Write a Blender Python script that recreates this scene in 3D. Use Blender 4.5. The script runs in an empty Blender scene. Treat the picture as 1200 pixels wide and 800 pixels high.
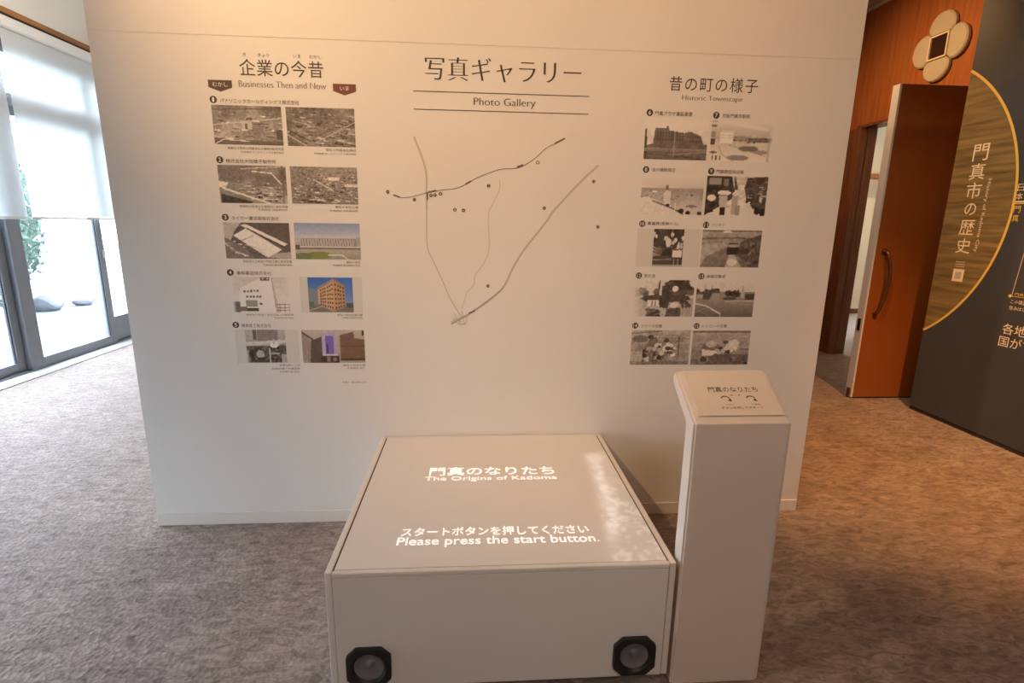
import bpy, bmesh, math, random
import numpy as np
from mathutils import Vector, Matrix

random.seed(7)
SC = bpy.context.scene
COL = SC.collection

# ------------------------------------------------------------------ camera
cam_d = bpy.data.cameras.new('camera')
cam_d.sensor_width = 36.0
cam_d.lens = 623.55 / 1200 * 36.0
cam_d.clip_start = 0.05
cam = bpy.data.objects.new('camera', cam_d)
R_ = Vector((0.9975544, -0.0683671, 0.01453157))
U_ = Vector((0.00074094, 0.21823965, 0.97589493))
F_ = Vector((0.06989047, 0.97349751, -0.21775658))
cam.matrix_world = Matrix(((R_.x, U_.x, -F_.x, 0), (R_.y, U_.y, -F_.y, 0), (R_.z, U_.z, -F_.z, 1.45), (0, 0, 0, 1)))
COL.objects.link(cam)
SC.camera = cam

# ------------------------------------------------------------------ world, lights, exposure
world = bpy.data.worlds.new('overcast_sky')
SC.world = world
world.use_nodes = True
bg = world.node_tree.nodes['Background']
bg.inputs['Color'].default_value = (0.72, 0.83, 1.0, 1)
bg.inputs['Strength'].default_value = 19.5


def spot(name, loc, target, watts, deg, blend, color, radius=0.04):
    l = bpy.data.lights.new(name, 'SPOT')
    l.energy = watts; l.spot_size = math.radians(deg); l.spot_blend = blend
    l.color = color; l.shadow_soft_size = radius
    o = bpy.data.objects.new(name, l); COL.objects.link(o)
    o.location = loc
    o.rotation_euler = (Vector(target) - Vector(loc)).to_track_quat('-Z', 'Y').to_euler()
    return o


WARM = (1.0, 0.60, 0.27)
WARM2 = (1.0, 0.47, 0.15)
spot('spotlight_partition', (-1.9, 0.7, 3.55), (0.05, 2.42, 2.15), 340, 75, 1.0, WARM)
spot('spotlight_partition_right', (1.0, 0.4, 3.55), (1.0, 2.42, 1.5), 60, 80, 1.0, WARM2)
spot('spotlight_floor', (2.7, 2.0, 3.55), (2.85, 3.15, 0), 720, 62, 1.0, WARM2)
spot('spotlight_history', (1.9, 2.9, 3.55), (3.58, 3.3, 1.5), 215, 60, 1.0, (1.0, 0.70, 0.43))
spot('spotlight_fascia', (2.4, 4.7, 3.45), (4.15, 4.9, 2.2), 170, 100, 1.0, (1.0, 0.55, 0.22))
spot('spotlight_table', (0.1, 1.5, 3.6), (0.1, 1.7, 0.44), 40, 45, 0.9, (1.0, 0.8, 0.6))
spot('fill_front', (0.4, -1.6, 3.6), (0.2, 0.6, 0.3), 270, 130, 1.0, (1.0, 0.86, 0.74), 0.6)  # added soft fill behind the camera, lifts the table front
spot('fill_upper_left_wall', (-2.7, 4.6, 3.5), (-4.15, 6.0, 3.15), 70, 120, 1.0, (1.0, 0.86, 0.72))  # added fill that brightens the wall above the blinds
spot('spotlight_corridor', (5.6, 6.9, 3.2), (5.8, 8.2, 1.2), 190, 120, 1.0, (1.0, 0.72, 0.40))

SC.view_settings.view_transform = 'Standard'
SC.view_settings.look = 'None'
SC.view_settings.gamma = 1.0
SC.view_settings.use_curve_mapping = False
SC.view_settings.exposure = 0.0
SC.cycles.max_bounces = 10
SC.cycles.diffuse_bounces = 6
SC.cycles.caustics_reflective = False
SC.cycles.caustics_refractive = False
SC.cycles.sample_clamp_indirect = 6.0


def lin(c):
    return tuple((x / 12.92 if x <= 0.04045 else ((x + 0.055) / 1.055) ** 2.4) for x in c[:3])


# ------------------------------------------------------------------ materials
def mat(name, color, rough=0.6, metal=0.0, spec=0.5, var=0.0, vscale=6.0, bump=0.0, bscale=200.0, stretch=(1, 1, 1), color2=None, emit=None, estr=0.0):
    m = bpy.data.materials.new(name); m.use_nodes = True
    nt = m.node_tree; N = nt.nodes; L = nt.links; b = N['Principled BSDF']
    b.inputs['Base Color'].default_value = (*color, 1)
    b.inputs['Roughness'].default_value = rough
    b.inputs['Metallic'].default_value = metal
    b.inputs['Specular IOR Level'].default_value = spec
    if emit:
        b.inputs['Emission Color'].default_value = (*emit, 1)
        b.inputs['Emission Strength'].default_value = estr
    tc = N.new('ShaderNodeTexCoord'); mp = N.new('ShaderNodeMapping')
    mp.inputs['Scale'].default_value = stretch
    L.new(tc.outputs['Object'], mp.inputs['Vector'])
    if var > 0 or color2:
        n = N.new('ShaderNodeTexNoise'); n.inputs['Scale'].default_value = vscale; n.inputs['Detail'].default_value = 5
        L.new(mp.outputs['Vector'], n.inputs['Vector'])
        cr = N.new('ShaderNodeValToRGB')
        c2 = color2 or tuple(max(0, c * (1 - var)) for c in color)
        cr.color_ramp.elements[0].position = 0.35; cr.color_ramp.elements[0].color = (*c2, 1)
        cr.color_ramp.elements[1].position = 0.65; cr.color_ramp.elements[1].color = (*color, 1)
        L.new(n.outputs['Fac'], cr.inputs['Fac']); L.new(cr.outputs['Color'], b.inputs['Base Color'])
    if bump > 0:
        n2 = N.new('ShaderNodeTexNoise'); n2.inputs['Scale'].default_value = bscale; n2.inputs['Detail'].default_value = 3
        L.new(mp.outputs['Vector'], n2.inputs['Vector'])
        bp = N.new('ShaderNodeBump'); bp.inputs['Strength'].default_value = bump; bp.inputs['Distance'].default_value = 0.002
        L.new(n2.outputs['Fac'], bp.inputs['Height']); L.new(bp.outputs['Normal'], b.inputs['Normal'])
    return m


M = {}
M['board'] = mat('painted_board', (0.76, 0.735, 0.70), 0.55, var=0.03, vscale=2.0, bump=0.15, bscale=350)
M['skirting'] = mat('board_skirting', (0.72, 0.68, 0.63), 0.5)
M['laminate'] = mat('beige_laminate', (0.70, 0.645, 0.60), 0.45, var=0.03, vscale=3, bump=0.05, bscale=300)
M['laminate_edge'] = mat('beige_laminate_edge', (0.70, 0.64, 0.58), 0.5, var=0.03, vscale=3)
M['pedestal'] = mat('pedestal_laminate', (0.62, 0.53, 0.455), 0.5, var=0.03, vscale=3)
M['gap'] = mat('dark_gap', (0.03, 0.025, 0.02), 0.8)
M['black'] = mat('black_plastic', (0.006, 0.0055, 0.006), 0.5, bump=0.1, bscale=500)
M['cone'] = mat('speaker_cone', (0.16, 0.155, 0.165), 0.5, var=0.2, vscale=60)
M['ink'] = mat('print_ink', (0.055, 0.038, 0.026), 0.6)
M['ink_soft'] = mat('print_ink_soft', (0.14, 0.11, 0.09), 0.6)
M['ink_red'] = mat('print_brown_red', (0.16, 0.045, 0.025), 0.6)
M['ink_brown'] = mat('print_brown', (0.10, 0.06, 0.05), 0.6)
M['paper'] = mat('print_white', (0.80, 0.78, 0.74), 0.6)
M['mapgrey'] = mat('map_grey', (0.50, 0.46, 0.42), 0.6)
M['map_dark'] = mat('map_mid_grey', (0.36, 0.32, 0.29), 0.6)
M['mapgrey_light'] = mat('map_pale_grey', (0.585, 0.55, 0.51), 0.6)
M['mat_tint'] = mat('print_pale_mount', (0.66, 0.635, 0.59), 0.6)
M['wall'] = mat('cream_plaster', (0.80, 0.75, 0.68), 0.8, var=0.04, vscale=2, bump=0.2, bscale=160)
M['ceiling'] = mat('ceiling_plaster', (0.72, 0.68, 0.62), 0.85, var=0.03, vscale=2)
M['corridor'] = mat('corridor_plaster', (0.66, 0.58, 0.42), 0.8, var=0.04, vscale=2)
M['corridor_floor'] = mat('corridor_floor', (0.33, 0.31, 0.30), 0.35, var=0.15, vscale=5)
M['wood'] = mat('red_brown_veneer', (0.40, 0.135, 0.042), 0.42, vscale=3.0, stretch=(9, 9, 0.6), color2=(0.30, 0.095, 0.028), bump=0.06, bscale=60)
M['door'] = mat('door_veneer', (0.27, 0.084, 0.018), 0.36, vscale=2.2, stretch=(3, 3, 0.9), color2=(0.27, 0.068, 0.012), bump=0.04, bscale=40)
M['post'] = mat('dark_post_wood', (0.20, 0.075, 0.038), 0.4, vscale=4.0, stretch=(10, 10, 0.5), color2=(0.13, 0.045, 0.022))
M['trimwood'] = mat('orange_trim_wood', (0.36, 0.15, 0.045), 0.45, vscale=4, stretch=(8, 0.6, 8), color2=(0.24, 0.09, 0.025))
M['steel'] = mat('satin_steel', (0.62, 0.62, 0.65), 0.32, metal=0.7)
M['bronze'] = mat('bronze_pull', (0.20, 0.08, 0.035), 0.3, metal=0.7)
M['alu'] = mat('grey_aluminium', (0.19, 0.19, 0.205), 0.45, metal=0.2, var=0.06, vscale=8)
M['alu_dark'] = mat('dark_gasket', (0.04, 0.045, 0.06), 0.5)
M['sill'] = mat('sill_metal', (0.78, 0.77, 0.78), 0.4, metal=0.0, var=0.08, vscale=12)
M['edge'] = mat('pale_edge_band', (0.60, 0.60, 0.68), 0.4)
M['history'] = mat('charcoal_print_panel', (0.056, 0.060, 0.078), 0.48, var=0.10, vscale=1.5, bump=0.05, bscale=200)
M['gold'] = mat('gold_print', (0.80, 0.52, 0.13), 0.45)
M['cream_print'] = mat('cream_print', (0.86, 0.70, 0.52), 0.5)
M['petal'] = mat('ivory_petal', (0.50, 0.455, 0.38), 0.4, var=0.06, vscale=8)
M['card'] = mat('ivory_card', (0.60, 0.52, 0.43), 0.55)
M['concrete'] = mat('terrace_concrete', (0.17, 0.19, 0.19), 0.8, var=0.08, vscale=1.5, bump=0.2, bscale=60)
M['leaf'] = mat('pale_leaf', (0.075, 0.12, 0.085), 0.5, var=0.3, vscale=6)
M['bark'] = mat('pale_bark', (0.08, 0.07, 0.06), 0.8, var=0.3, vscale=12)
M['stone'] = mat('garden_stone', (0.13, 0.13, 0.145), 0.8, var=0.3, vscale=5, bump=0.5, bscale=20)
M['glowtext'] = mat('projected_light', (0.9, 0.9, 0.9), 0.5, emit=(1, 1, 0.98), estr=0.7)


def carpet():
    m = bpy.data.materials.new('carpet'); m.use_nodes = True
    nt = m.node_tree; N = nt.nodes; L = nt.links; b = N['Principled BSDF']
    b.inputs['Roughness'].default_value = 0.72
    b.inputs['Specular IOR Level'].default_value = 0.45
    b.inputs['Sheen Weight'].default_value = 0.22
    b.inputs['Sheen Roughness'].default_value = 0.45
    b.inputs['Sheen Tint'].default_value = (0.9, 0.72, 0.62, 1)
    tc = N.new('ShaderNodeTexCoord')
    n1 = N.new('ShaderNodeTexNoise'); n1.inputs['Scale'].default_value = 17; n1.inputs['Detail'].default_value = 6; n1.inputs['Roughness'].default_value = 0.72; n1.inputs['Distortion'].default_value = 1.2
    n2 = N.new('ShaderNodeTexNoise'); n2.inputs['Scale'].default_value = 4; n2.inputs['Detail'].default_value = 4
    n3 = N.new('ShaderNodeTexVoronoi'); n3.inputs['Scale'].default_value = 60
    mpc = N.new('ShaderNodeMapping'); mpc.inputs['Scale'].default_value = (0.75, 1.7, 1); mpc.inputs['Rotation'].default_value = (0, 0, 0.35); L.new(tc.outputs['Object'], mpc.inputs['Vector'])
    for n in (n1, n2, n3): L.new((mpc if n is n1 else tc).outputs[0 if n is n1 else 'Object'], n.inputs['Vector'])
    r1 = N.new('ShaderNodeValToRGB')
    e = r1.color_ramp.elements
    e[0].position = 0.36; e[0].color = (0.130, 0.088, 0.070, 1)
    e[1].position = 0.66; e[1].color = (0.370, 0.280, 0.235, 1)
    L.new(n1.outputs['Fac'], r1.inputs['Fac'])
    r2 = N.new('ShaderNodeValToRGB')
    r2.color_ramp.elements[0].position = 0.35; r2.color_ramp.elements[0].color = (0.78, 0.76, 0.75, 1)
    r2.color_ramp.elements[1].position = 0.65; r2.color_ramp.elements[1].color = (1, 1, 1, 1)
    L.new(n2.outputs['Fac'], r2.inputs['Fac'])
    mx = N.new('ShaderNodeMix'); mx.data_type = 'RGBA'; mx.blend_type = 'MULTIPLY'; mx.inputs['Factor'].default_value = 1
    L.new(r1.outputs['Color'], mx.inputs['A']); L.new(r2.outputs['Color'], mx.inputs['B'])
    L.new(mx.outputs['Result'], b.inputs['Base Color'])
    ad = N.new('ShaderNodeMath'); ad.operation = 'ADD'
    L.new(n1.outputs['Fac'], ad.inputs[0]); L.new(n3.outputs['Distance'], ad.inputs[1])
    bp = N.new('ShaderNodeBump'); bp.inputs['Strength'].default_value = 0.55; bp.inputs['Distance'].default_value = 0.006
    L.new(ad.outputs[0], bp.inputs['Height']); L.new(bp.outputs['Normal'], b.inputs['Normal'])
    return m


def attr_mat(name, attr, rough=0.55, glow=None, base=None):
    m = bpy.data.materials.new(name); m.use_nodes = True
    nt = m.node_tree; b = nt.nodes['Principled BSDF']; b.inputs['Roughness'].default_value = rough
    a = nt.nodes.new('ShaderNodeAttribute'); a.attribute_name = attr
    if glow is None:
        nt.links.new(a.outputs['Color'], b.inputs['Base Color'])
    else:
        b.inputs['Base Color'].default_value = (*base, 1)
        nt.links.new(a.outputs['Color'], b.inputs['Emission Color']); b.inputs['Emission Strength'].default_value = glow
    return m


def glass_mat():
    m = bpy.data.materials.new('window_glass'); m.use_nodes = True
    nt = m.node_tree; N = nt.nodes; L = nt.links
    for n in list(N):
        if n.type != 'OUTPUT_MATERIAL': N.remove(n)
    out = [n for n in N if n.type == 'OUTPUT_MATERIAL'][0]
    t = N.new('ShaderNodeBsdfTransparent'); t.inputs['Color'].default_value = (0.94, 0.97, 0.97, 1)
    g = N.new('ShaderNodeBsdfGlossy'); g.inputs['Roughness'].default_value = 0.03
    lw_ = N.new('ShaderNodeLayerWeight'); lw_.inputs['Blend'].default_value = 0.5
    pw = N.new('ShaderNodeMath'); pw.operation = 'POWER'; pw.inputs[1].default_value = 5.0; L.new(lw_.outputs['Facing'], pw.inputs[0])
    f = N.new('ShaderNodeMath'); f.operation = 'MULTIPLY_ADD'; f.inputs[1].default_value = 0.85; f.inputs[2].default_value = 0.035; L.new(pw.outputs[0], f.inputs[0])
    mx = N.new('ShaderNodeMixShader')
    L.new(f.outputs[0], mx.inputs[0]); L.new(t.outputs[0], mx.inputs[1]); L.new(g.outputs[0], mx.inputs[2]); L.new(mx.outputs[0], out.inputs['Surface'])
    return m


def blind_mat():
    m = bpy.data.materials.new('blind_fabric'); m.use_nodes = True
    nt = m.node_tree; N = nt.nodes; L = nt.links
    for n in list(N):
        if n.type != 'OUTPUT_MATERIAL': N.remove(n)
    out = [n for n in N if n.type == 'OUTPUT_MATERIAL'][0]
    d = N.new('ShaderNodeBsdfDiffuse'); d.inputs['Color'].default_value = (0.86, 0.86, 0.85, 1)
    t = N.new('ShaderNodeBsdfTranslucent'); t.inputs['Color'].default_value = (0.90, 0.91, 0.92, 1)
    w = N.new('ShaderNodeTexWave'); w.inputs['Scale'].default_value = 90; w.bands_direction = 'Z'
    tc = N.new('ShaderNodeTexCoord'); L.new(tc.outputs['Object'], w.inputs['Vector'])
    bp = N.new('ShaderNodeBump'); bp.inputs['Strength'].default_value = 0.1; bp.inputs['Distance'].default_value = 0.0005
    L.new(w.outputs['Fac'], bp.inputs['Height']); L.new(bp.outputs['Normal'], d.inputs['Normal'])
    mx = N.new('ShaderNodeMixShader'); mx.inputs[0].default_value = 0.55
    L.new(d.outputs[0], mx.inputs[1]); L.new(t.outputs[0], mx.inputs[2]); L.new(mx.outputs[0], out.inputs['Surface'])
    return m


def disc_mat():
    """golden printed field inside the ring of the history panel, with horizontal brushed streaks"""
    m = mat('golden_printed_field', (0.35, 0.18, 0.05), 0.42)
    nt = m.node_tree; N = nt.nodes; L = nt.links; b = N['Principled BSDF']
    tc = N.new('ShaderNodeTexCoord'); mp = N.new('ShaderNodeMapping'); mp.inputs['Scale'].default_value = (1, 1.6, 22)
    n = N.new('ShaderNodeTexNoise'); n.inputs['Scale'].default_value = 1.5; n.inputs['Detail'].default_value = 5
    L.new(tc.outputs['Object'], mp.inputs['Vector']); L.new(mp.outputs['Vector'], n.inputs['Vector'])
    cr = N.new('ShaderNodeValToRGB')
    cr.color_ramp.elements[0].position = 0.3; cr.color_ramp.elements[0].color = (0.125, 0.088, 0.042, 1)
    cr.color_ramp.elements[1].position = 0.72; cr.color_ramp.elements[1].color = (0.31, 0.215, 0.090, 1)
    L.new(n.outputs['Fac'], cr.inputs['Fac']); L.new(cr.outputs['Color'], b.inputs['Base Color'])
    return m


M['carpet'] = carpet(); M['photo'] = attr_mat('photo_print', 'Col'); M['glass'] = glass_mat(); M['blind'] = blind_mat(); M['disc'] = disc_mat()
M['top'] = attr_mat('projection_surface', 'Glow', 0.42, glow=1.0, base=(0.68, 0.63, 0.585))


# ------------------------------------------------------------------ mesh helpers
class MB:
    def __init__(s): s.v = []; s.f = []
    def add(s, v, f):
        k = len(s.v); s.v += [tuple(p) for p in v]; s.f += [tuple(i + k for i in q) for q in f]; return s
    def box(s, a, b):
        x0, y0, z0 = a; x1, y1, z1 = b
        return s.add([(x0, y0, z0), (x1, y0, z0), (x1, y1, z0), (x0, y1, z0), (x0, y0, z1), (x1, y0, z1), (x1, y1, z1), (x0, y1, z1)],
                     [(0, 3, 2, 1), (4, 5, 6, 7), (0, 1, 5, 4), (1, 2, 6, 5), (2, 3, 7, 6), (3, 0, 4, 7)])
    def prism(s, pts, d):
        """pts: 3d polygon, d: extrusion vector"""
        n = len(pts); d = Vector(d); P = [Vector(p) for p in pts]
        v = P + [p + d for p in P]
        f = [tuple(range(n))[::-1], tuple(range(n, 2 * n))] + [(i, (i + 1) % n, n + (i + 1) % n, n + i) for i in range(n)]
        return s.add(v, f)
    def poly(s, pts): return s.add(pts, [tuple(range(len(pts)))])
    def tube(s, pts, r, seg=10):
        P = [Vector(p) for p in pts]; rings = []
        for i, p in enumerate(P):
            t = (P[min(i + 1, len(P) - 1)] - P[max(i - 1, 0)]).normalized()
            a = t.orthogonal().normalized() if abs(t.z) > .95 else t.cross(Vector((0, 0, 1))).normalized()
            if i and rings:
                a = (pa - t * pa.dot(t)).normalized()
            pa = a; b = t.cross(a)
            rr = r[i] if isinstance(r, (list, tuple)) else r
            rings.append([p + (a * math.cos(q) + b * math.sin(q)) * rr for q in [2 * math.pi * k / seg for k in range(seg)]])
        v = [x for g in rings for x in g]; f = []
        for i in range(len(P) - 1):
            for k in range(seg):
                k2 = (k + 1) % seg
                f.append((i * seg + k, i * seg + k2, (i + 1) * seg + k2, (i + 1) * seg + k))
        f.append(tuple(range(seg))[::-1]); f.append(tuple((len(P) - 1) * seg + k for k in range(seg)))
        return s.add(v, f)
    def lathe(s, prof, o, ax, up, seg=28):
        """prof: (radius, height along ax)"""
        o = Vector(o); ax = Vector(ax).normalized(); up = Vector(up).normalized(); c = ax.cross(up)
        v = []; f = []
        for r, h in prof:
            for k in range(seg):
                q = 2 * math.pi * k / seg
                v.append(o + ax * h + (up * math.cos(q) + c * math.sin(q)) * r)
        for i in range(len(prof) - 1):
            for k in range(seg):
                k2 = (k + 1) % seg
                f.append((i * seg + k, i * seg + k2, (i + 1) * seg + k2, (i + 1) * seg + k))
        f.append(tuple((len(prof) - 1) * seg + k for k in range(seg)))
        return s.add(v, f)


def world_off(p):
    o = Vector((0, 0, 0))
    while p is not None:
        o += p.location; p = p.parent
    return o


def obj(name, mb, material, parent=None, label=None, smooth=False, bevel=0.0, kind=None, mesh=None):
    me = mesh or bpy.data.meshes.new(name)
    off = world_off(parent) if parent else Vector((0, 0, 0))
    if mesh is None:
        me.from_pydata([tuple(Vector(p) - off) for p in mb.v], [], mb.f)
        bm = bmesh.new(); bm.from_mesh(me)
        if len(bm.faces) > 1 and not getattr(mb, 'flat', False): bmesh.ops.recalc_face_normals(bm, faces=bm.faces)
        bm.to_mesh(me); bm.free()
    else:
        me.transform(Matrix.Translation(-off))
    me.materials.clear(); me.materials.append(material)
    if smooth:
        for p in me.polygons: p.use_smooth = True
    o = bpy.data.objects.new(name, me); COL.objects.link(o)
    if parent: o.parent = parent
    if label: o['label'] = label
    if kind: o['kind'] = kind
    if bevel:
        b = o.modifiers.new('bevel', 'BEVEL'); b.width = bevel; b.segments = 2; b.limit_method = 'ANGLE'; b.angle_limit = math.radians(40)
    return o


def thing(name, loc, label, cat, group=None):
    o = bpy.data.objects.new(name, None); o.empty_display_size = 0.1; COL.objects.link(o); o.location = loc
    o['label'] = label; o['category'] = cat
    if group: o['group'] = group
    return o


def tag(o, label, cat, group=None):
    o['label'] = label; o['category'] = cat
    if group: o['group'] = group
    return o


def raw_text(body, space, res, bold, align='CENTER', line=1.0):
    c = bpy.data.curves.new('lettering', 'FONT'); c.body = body; c.size = 1; c.resolution_u = res
    c.space_character = space; c.align_x = 'LEFT'; c.offset = bold; c.space_line = line
    o = bpy.data.objects.new('lettering', c); COL.objects.link(o)
    bpy.context.view_layer.update()
    me = bpy.data.meshes.new_from_object(o.evaluated_get(bpy.context.evaluated_depsgraph_get()))
    bpy.data.objects.remove(o); bpy.data.curves.remove(c)
    return me


def bounds(me):
    a = np.zeros(len(me.vertices) * 3); me.vertices.foreach_get('co', a); a = a.reshape(-1, 3)
    return a.min(0), a.max(0)


def text(name, body, ctr, w, h, right, up, material, parent, label=None, res=3, bold=0.0, spaced=False, lift=0.0008, thin=0.0):
    """flat lettering fitted into a w x h rectangle centred on ctr, reading along right/up"""
    sp = 1.0
    if spaced and len(body) > 1:
        m1 = raw_text(body, 1.0, 1, bold); m2 = raw_text(body, 1.5, 1, bold)
        (a1, b1), (a2, b2) = bounds(m1), bounds(m2)
        w1 = b1[0] - a1[0]; w2 = b2[0] - a2[0]; hh = b1[1] - a1[1]
        need = w / (h / hh)
        if w2 > w1: sp = max(0.85, 1.0 + 0.5 * (need - w1) / (w2 - w1))
        bpy.data.meshes.remove(m1); bpy.data.meshes.remove(m2)
    me = raw_text(body, sp, res, bold)
    # brush-style contrast: level strokes thinner than upright ones; the first weights whose outlines match are used
    for bb, tt in ([(p, thin * q) for p in (bold or 0.001, (bold or 0.001) * .5, 0.006, 0.001) for q in (1, .8, .6, 1.3)] if thin else []):
        m1 = raw_text(body, sp, res, bb); m2 = raw_text(body, sp, res, bb - tt)
        ok = len(m2.vertices) == len(m1.vertices)
        if ok: ok = max(max(abs(p.co.y - q.co.y), abs(p.co.x - q.co.x)) for p, q in zip(m1.vertices, m2.vertices)) < tt * 2.5 + .004
        if ok:
            for p, q in zip(m1.vertices, m2.vertices): p.co.y = q.co.y
            bpy.data.meshes.remove(me); bpy.data.meshes.remove(m2); me = m1
            break
        bpy.data.meshes.remove(m1); bpy.data.meshes.remove(m2)
    a, b = bounds(me)
    sx = w / max(b[0] - a[0], 1e-6); sy = h / max(b[1] - a[1], 1e-6)
    right = Vector(right).normalized(); up = Vector(up).normalized(); n = right.cross(up)
    T = Matrix.Translation(Vector(ctr) + n * lift) @ Matrix(((right.x, up.x, n.x, 0), (right.y, up.y, n.y, 0), (right.z, up.z, n.z, 0), (0, 0, 0, 1))) \
        @ Matrix.Diagonal((sx, sy, 1, 1)) @ Matrix.Translation((-(a[0] + b[0]) / 2, -(a[1] + b[1]) / 2, 0))
    me.transform(T); me.name = name
    return obj(name, None, material, parent, label, mesh=me)


def strip(mb, pts, wid, n, lift=0.0006):
    """flat ribbon along a polyline lying in the plane with normal n"""
    n = Vector(n); P = [Vector(p) + n * lift for p in pts]
    v = []
    for i, p in enumerate(P):
        t = (P[min(i + 1, len(P) - 1)] - P[max(i - 1, 0)]).normalized(); s = n.cross(t) * wid / 2
        v += [p - s, p + s]
    k = len(P)
    mb.add(v, [(2 * i, 2 * i + 2, 2 * i + 3, 2 * i + 1) for i in range(k - 1)])
    return mb


def flat(name, mb, material, parent, n, label=None):
    mb.flat = True
    o = obj(name, mb, material, parent, label)
    me = o.data; n = Vector(n)
    if len(me.polygons) and sum((p.normal.dot(n) for p in me.polygons)) < 0:
        me.flip_normals()
    return o


def smooth_line(pts, k=6):
    P = [Vector(p) for p in pts]; out = []
    for i in range(len(P) - 1):
        p0 = P[max(i - 1, 0)]; p1 = P[i]; p2 = P[i + 1]; p3 = P[min(i + 2, len(P) - 1)]
        for j in range(k):
            t = j / k
            out.append(0.5 * ((2 * p1) + (p2 - p0) * t + (2 * p0 - 5 * p1 + 4 * p2 - p3) * t * t + (3 * p1 - p0 - 3 * p2 + p3) * t ** 3))
    out.append(P[-1]); return out


def struct(name, mb, material, parent=None, **k):
    o = obj(name, mb, material, parent, **k)
    if parent is None: o['kind'] = 'structure'
    return o


# ------------------------------------------------------------------ room shell
XL, XR, YF, YB, ZC = -4.15, 4.15, -3.2, 7.6, 3.70
struct('floor', MB().box((XL - 0.06, YF, -0.12), (XR + 0.18, YB, 0)), M['carpet'])
struct('ceiling', MB().box((XL - 0.25, YF - 0.2, ZC), (9.2, 9.2, ZC + 0.15)), M['ceiling'])
struct('wall_back', MB().box((XL - 0.25, YB, -0.12), (XR, YB + 0.15, ZC)), M['wall'])
struct('wall_front', MB().box((XL - 0.25, YF - 0.15, -0.12), (XR + 0.18, YF, ZC)), M['wall'])
# right wall: red-brown veneer with a tall doorway y 4.28..5.85
OY0, OY1, LZ = 4.28, 5.85, 2.52
rw = MB()
rw.box((XR, YF, -0.12), (XR + 0.18, OY0, ZC)); rw.box((XR, OY0, LZ), (XR + 0.18, OY1, ZC)); rw.box((XR, OY1, -0.12), (XR + 0.18, YB + 0.15, ZC))
struct('wall_right', rw, M['wood'])
struct('trim_1', MB().box((XR - 0.012, OY0, LZ - 0.02), (XR + 0.19, OY1 + 0.02, LZ + 0.006)), M['post'])
# far jamb of the doorway: two posts with a groove between them
struct('trim_2', MB().box((XR - 0.015, OY1 - 0.045, 0), (XR + 0.075, OY1 + 0.05, LZ - 0.02)), M['post'], bevel=0.004)
struct('trim_3', MB().box((XR + 0.088, OY1 - 0.03, 0), (XR + 0.195, OY1 + 0.05, LZ - 0.02)), M['post'], bevel=0.004)
struct('trim_4', MB().box((XR + 0.075, OY1 - 0.02, 0), (XR + 0.088, OY1 + 0.04, LZ - 0.02)), M['gap'])
struct('trim_5', MB().box((XR - 0.01, YF + 0.02, ZC - 0.03), (XR, YB - 0.02, ZC - 0.002)), M['ceiling'])
struct('trim_11', MB().box((XR - 0.014, OY1 + 0.052, 0), (XR - 0.0005, OY1 + 0.50, LZ - 0.02)), M['post'], bevel=0.003)
# corridor beyond the doorway
struct('floor_corridor', MB().box((XR + 0.18, 3.0, -0.12), (9.0, 8.72, 0)), M['corridor_floor'])
struct('wall_corridor', MB().box((XR + 0.18, 8.72, -0.12), (9.0, 8.85, ZC)), M['corridor'])
struct('wall_corridor_end', MB().box((9.0, 2.9, -0.12), (9.12, 8.85, ZC)), M['corridor'])
struct('wall_corridor_near', MB().box((XR + 0.18, 2.9, -0.12), (9.0, 3.0, ZC)), M['corridor'])
struct('trim_6', MB().box((XR + 0.18, 8.69, 2.24), (9.0, 8.72, 2.32)), M['trimwood'])
struct('wall_corridor_dado', MB().box((XR + 0.18, 8.705, 1.95), (9.0, 8.72, 2.24)), mat('dado_band', (0.42, 0.36, 0.28), 0.7, var=0.05))
struct('baseboard_corridor', MB().box((XR + 0.18, 8.70, 0), (9.0, 8.72, 0.08)), M['post'])

# unseen wall added behind the partition to keep daylight off the right side
struct('wall_daylight_block', MB().box((-1.45, 2.548, 0.0), (-1.30, YB - 0.002, ZC - 0.002)), M['wall'])

# left wall: low sill, head wall, piers; four glazed bays
BAYS = [(0.49, 2.83), (2.83, 5.17), (5.17, 7.51)]
HZ = 2.97
lw = MB()
lw.box((XL - 0.22, YF, -0.12), (XL - 0.06, YB, 0.0)); lw.box((XL - 0.22, YF, HZ), (XL, YB, ZC))
lw.box((XL - 0.22, YF, 0), (XL, 0.49, HZ)); lw.box((XL - 0.22, 7.51, 0), (XL, YB, HZ))
struct('wall_left', lw, M['wall'])
struct('trim_7', MB().box((XL, YF + 0.02, 3.185), (XL + 0.03, YB - 0.02, 3.235)), M['trimwood'], bevel=0.003)
struct('trim_8', MB().box((XL, YF + 0.02, 3.165), (XL + 0.022, YB - 0.02, 3.183)), M['gap'])
struct('trim_9', MB().box((XL, YF + 0.02, 0), (XL + 0.115, YB - 0.02, 0.018)), M['sill'], bevel=0.004)
struct('trim_10', MB().box((XL + 0.118, YF + 0.02, 0), (XL + 0.145, YB - 0.02, 0.010)), M['sill'])

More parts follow.
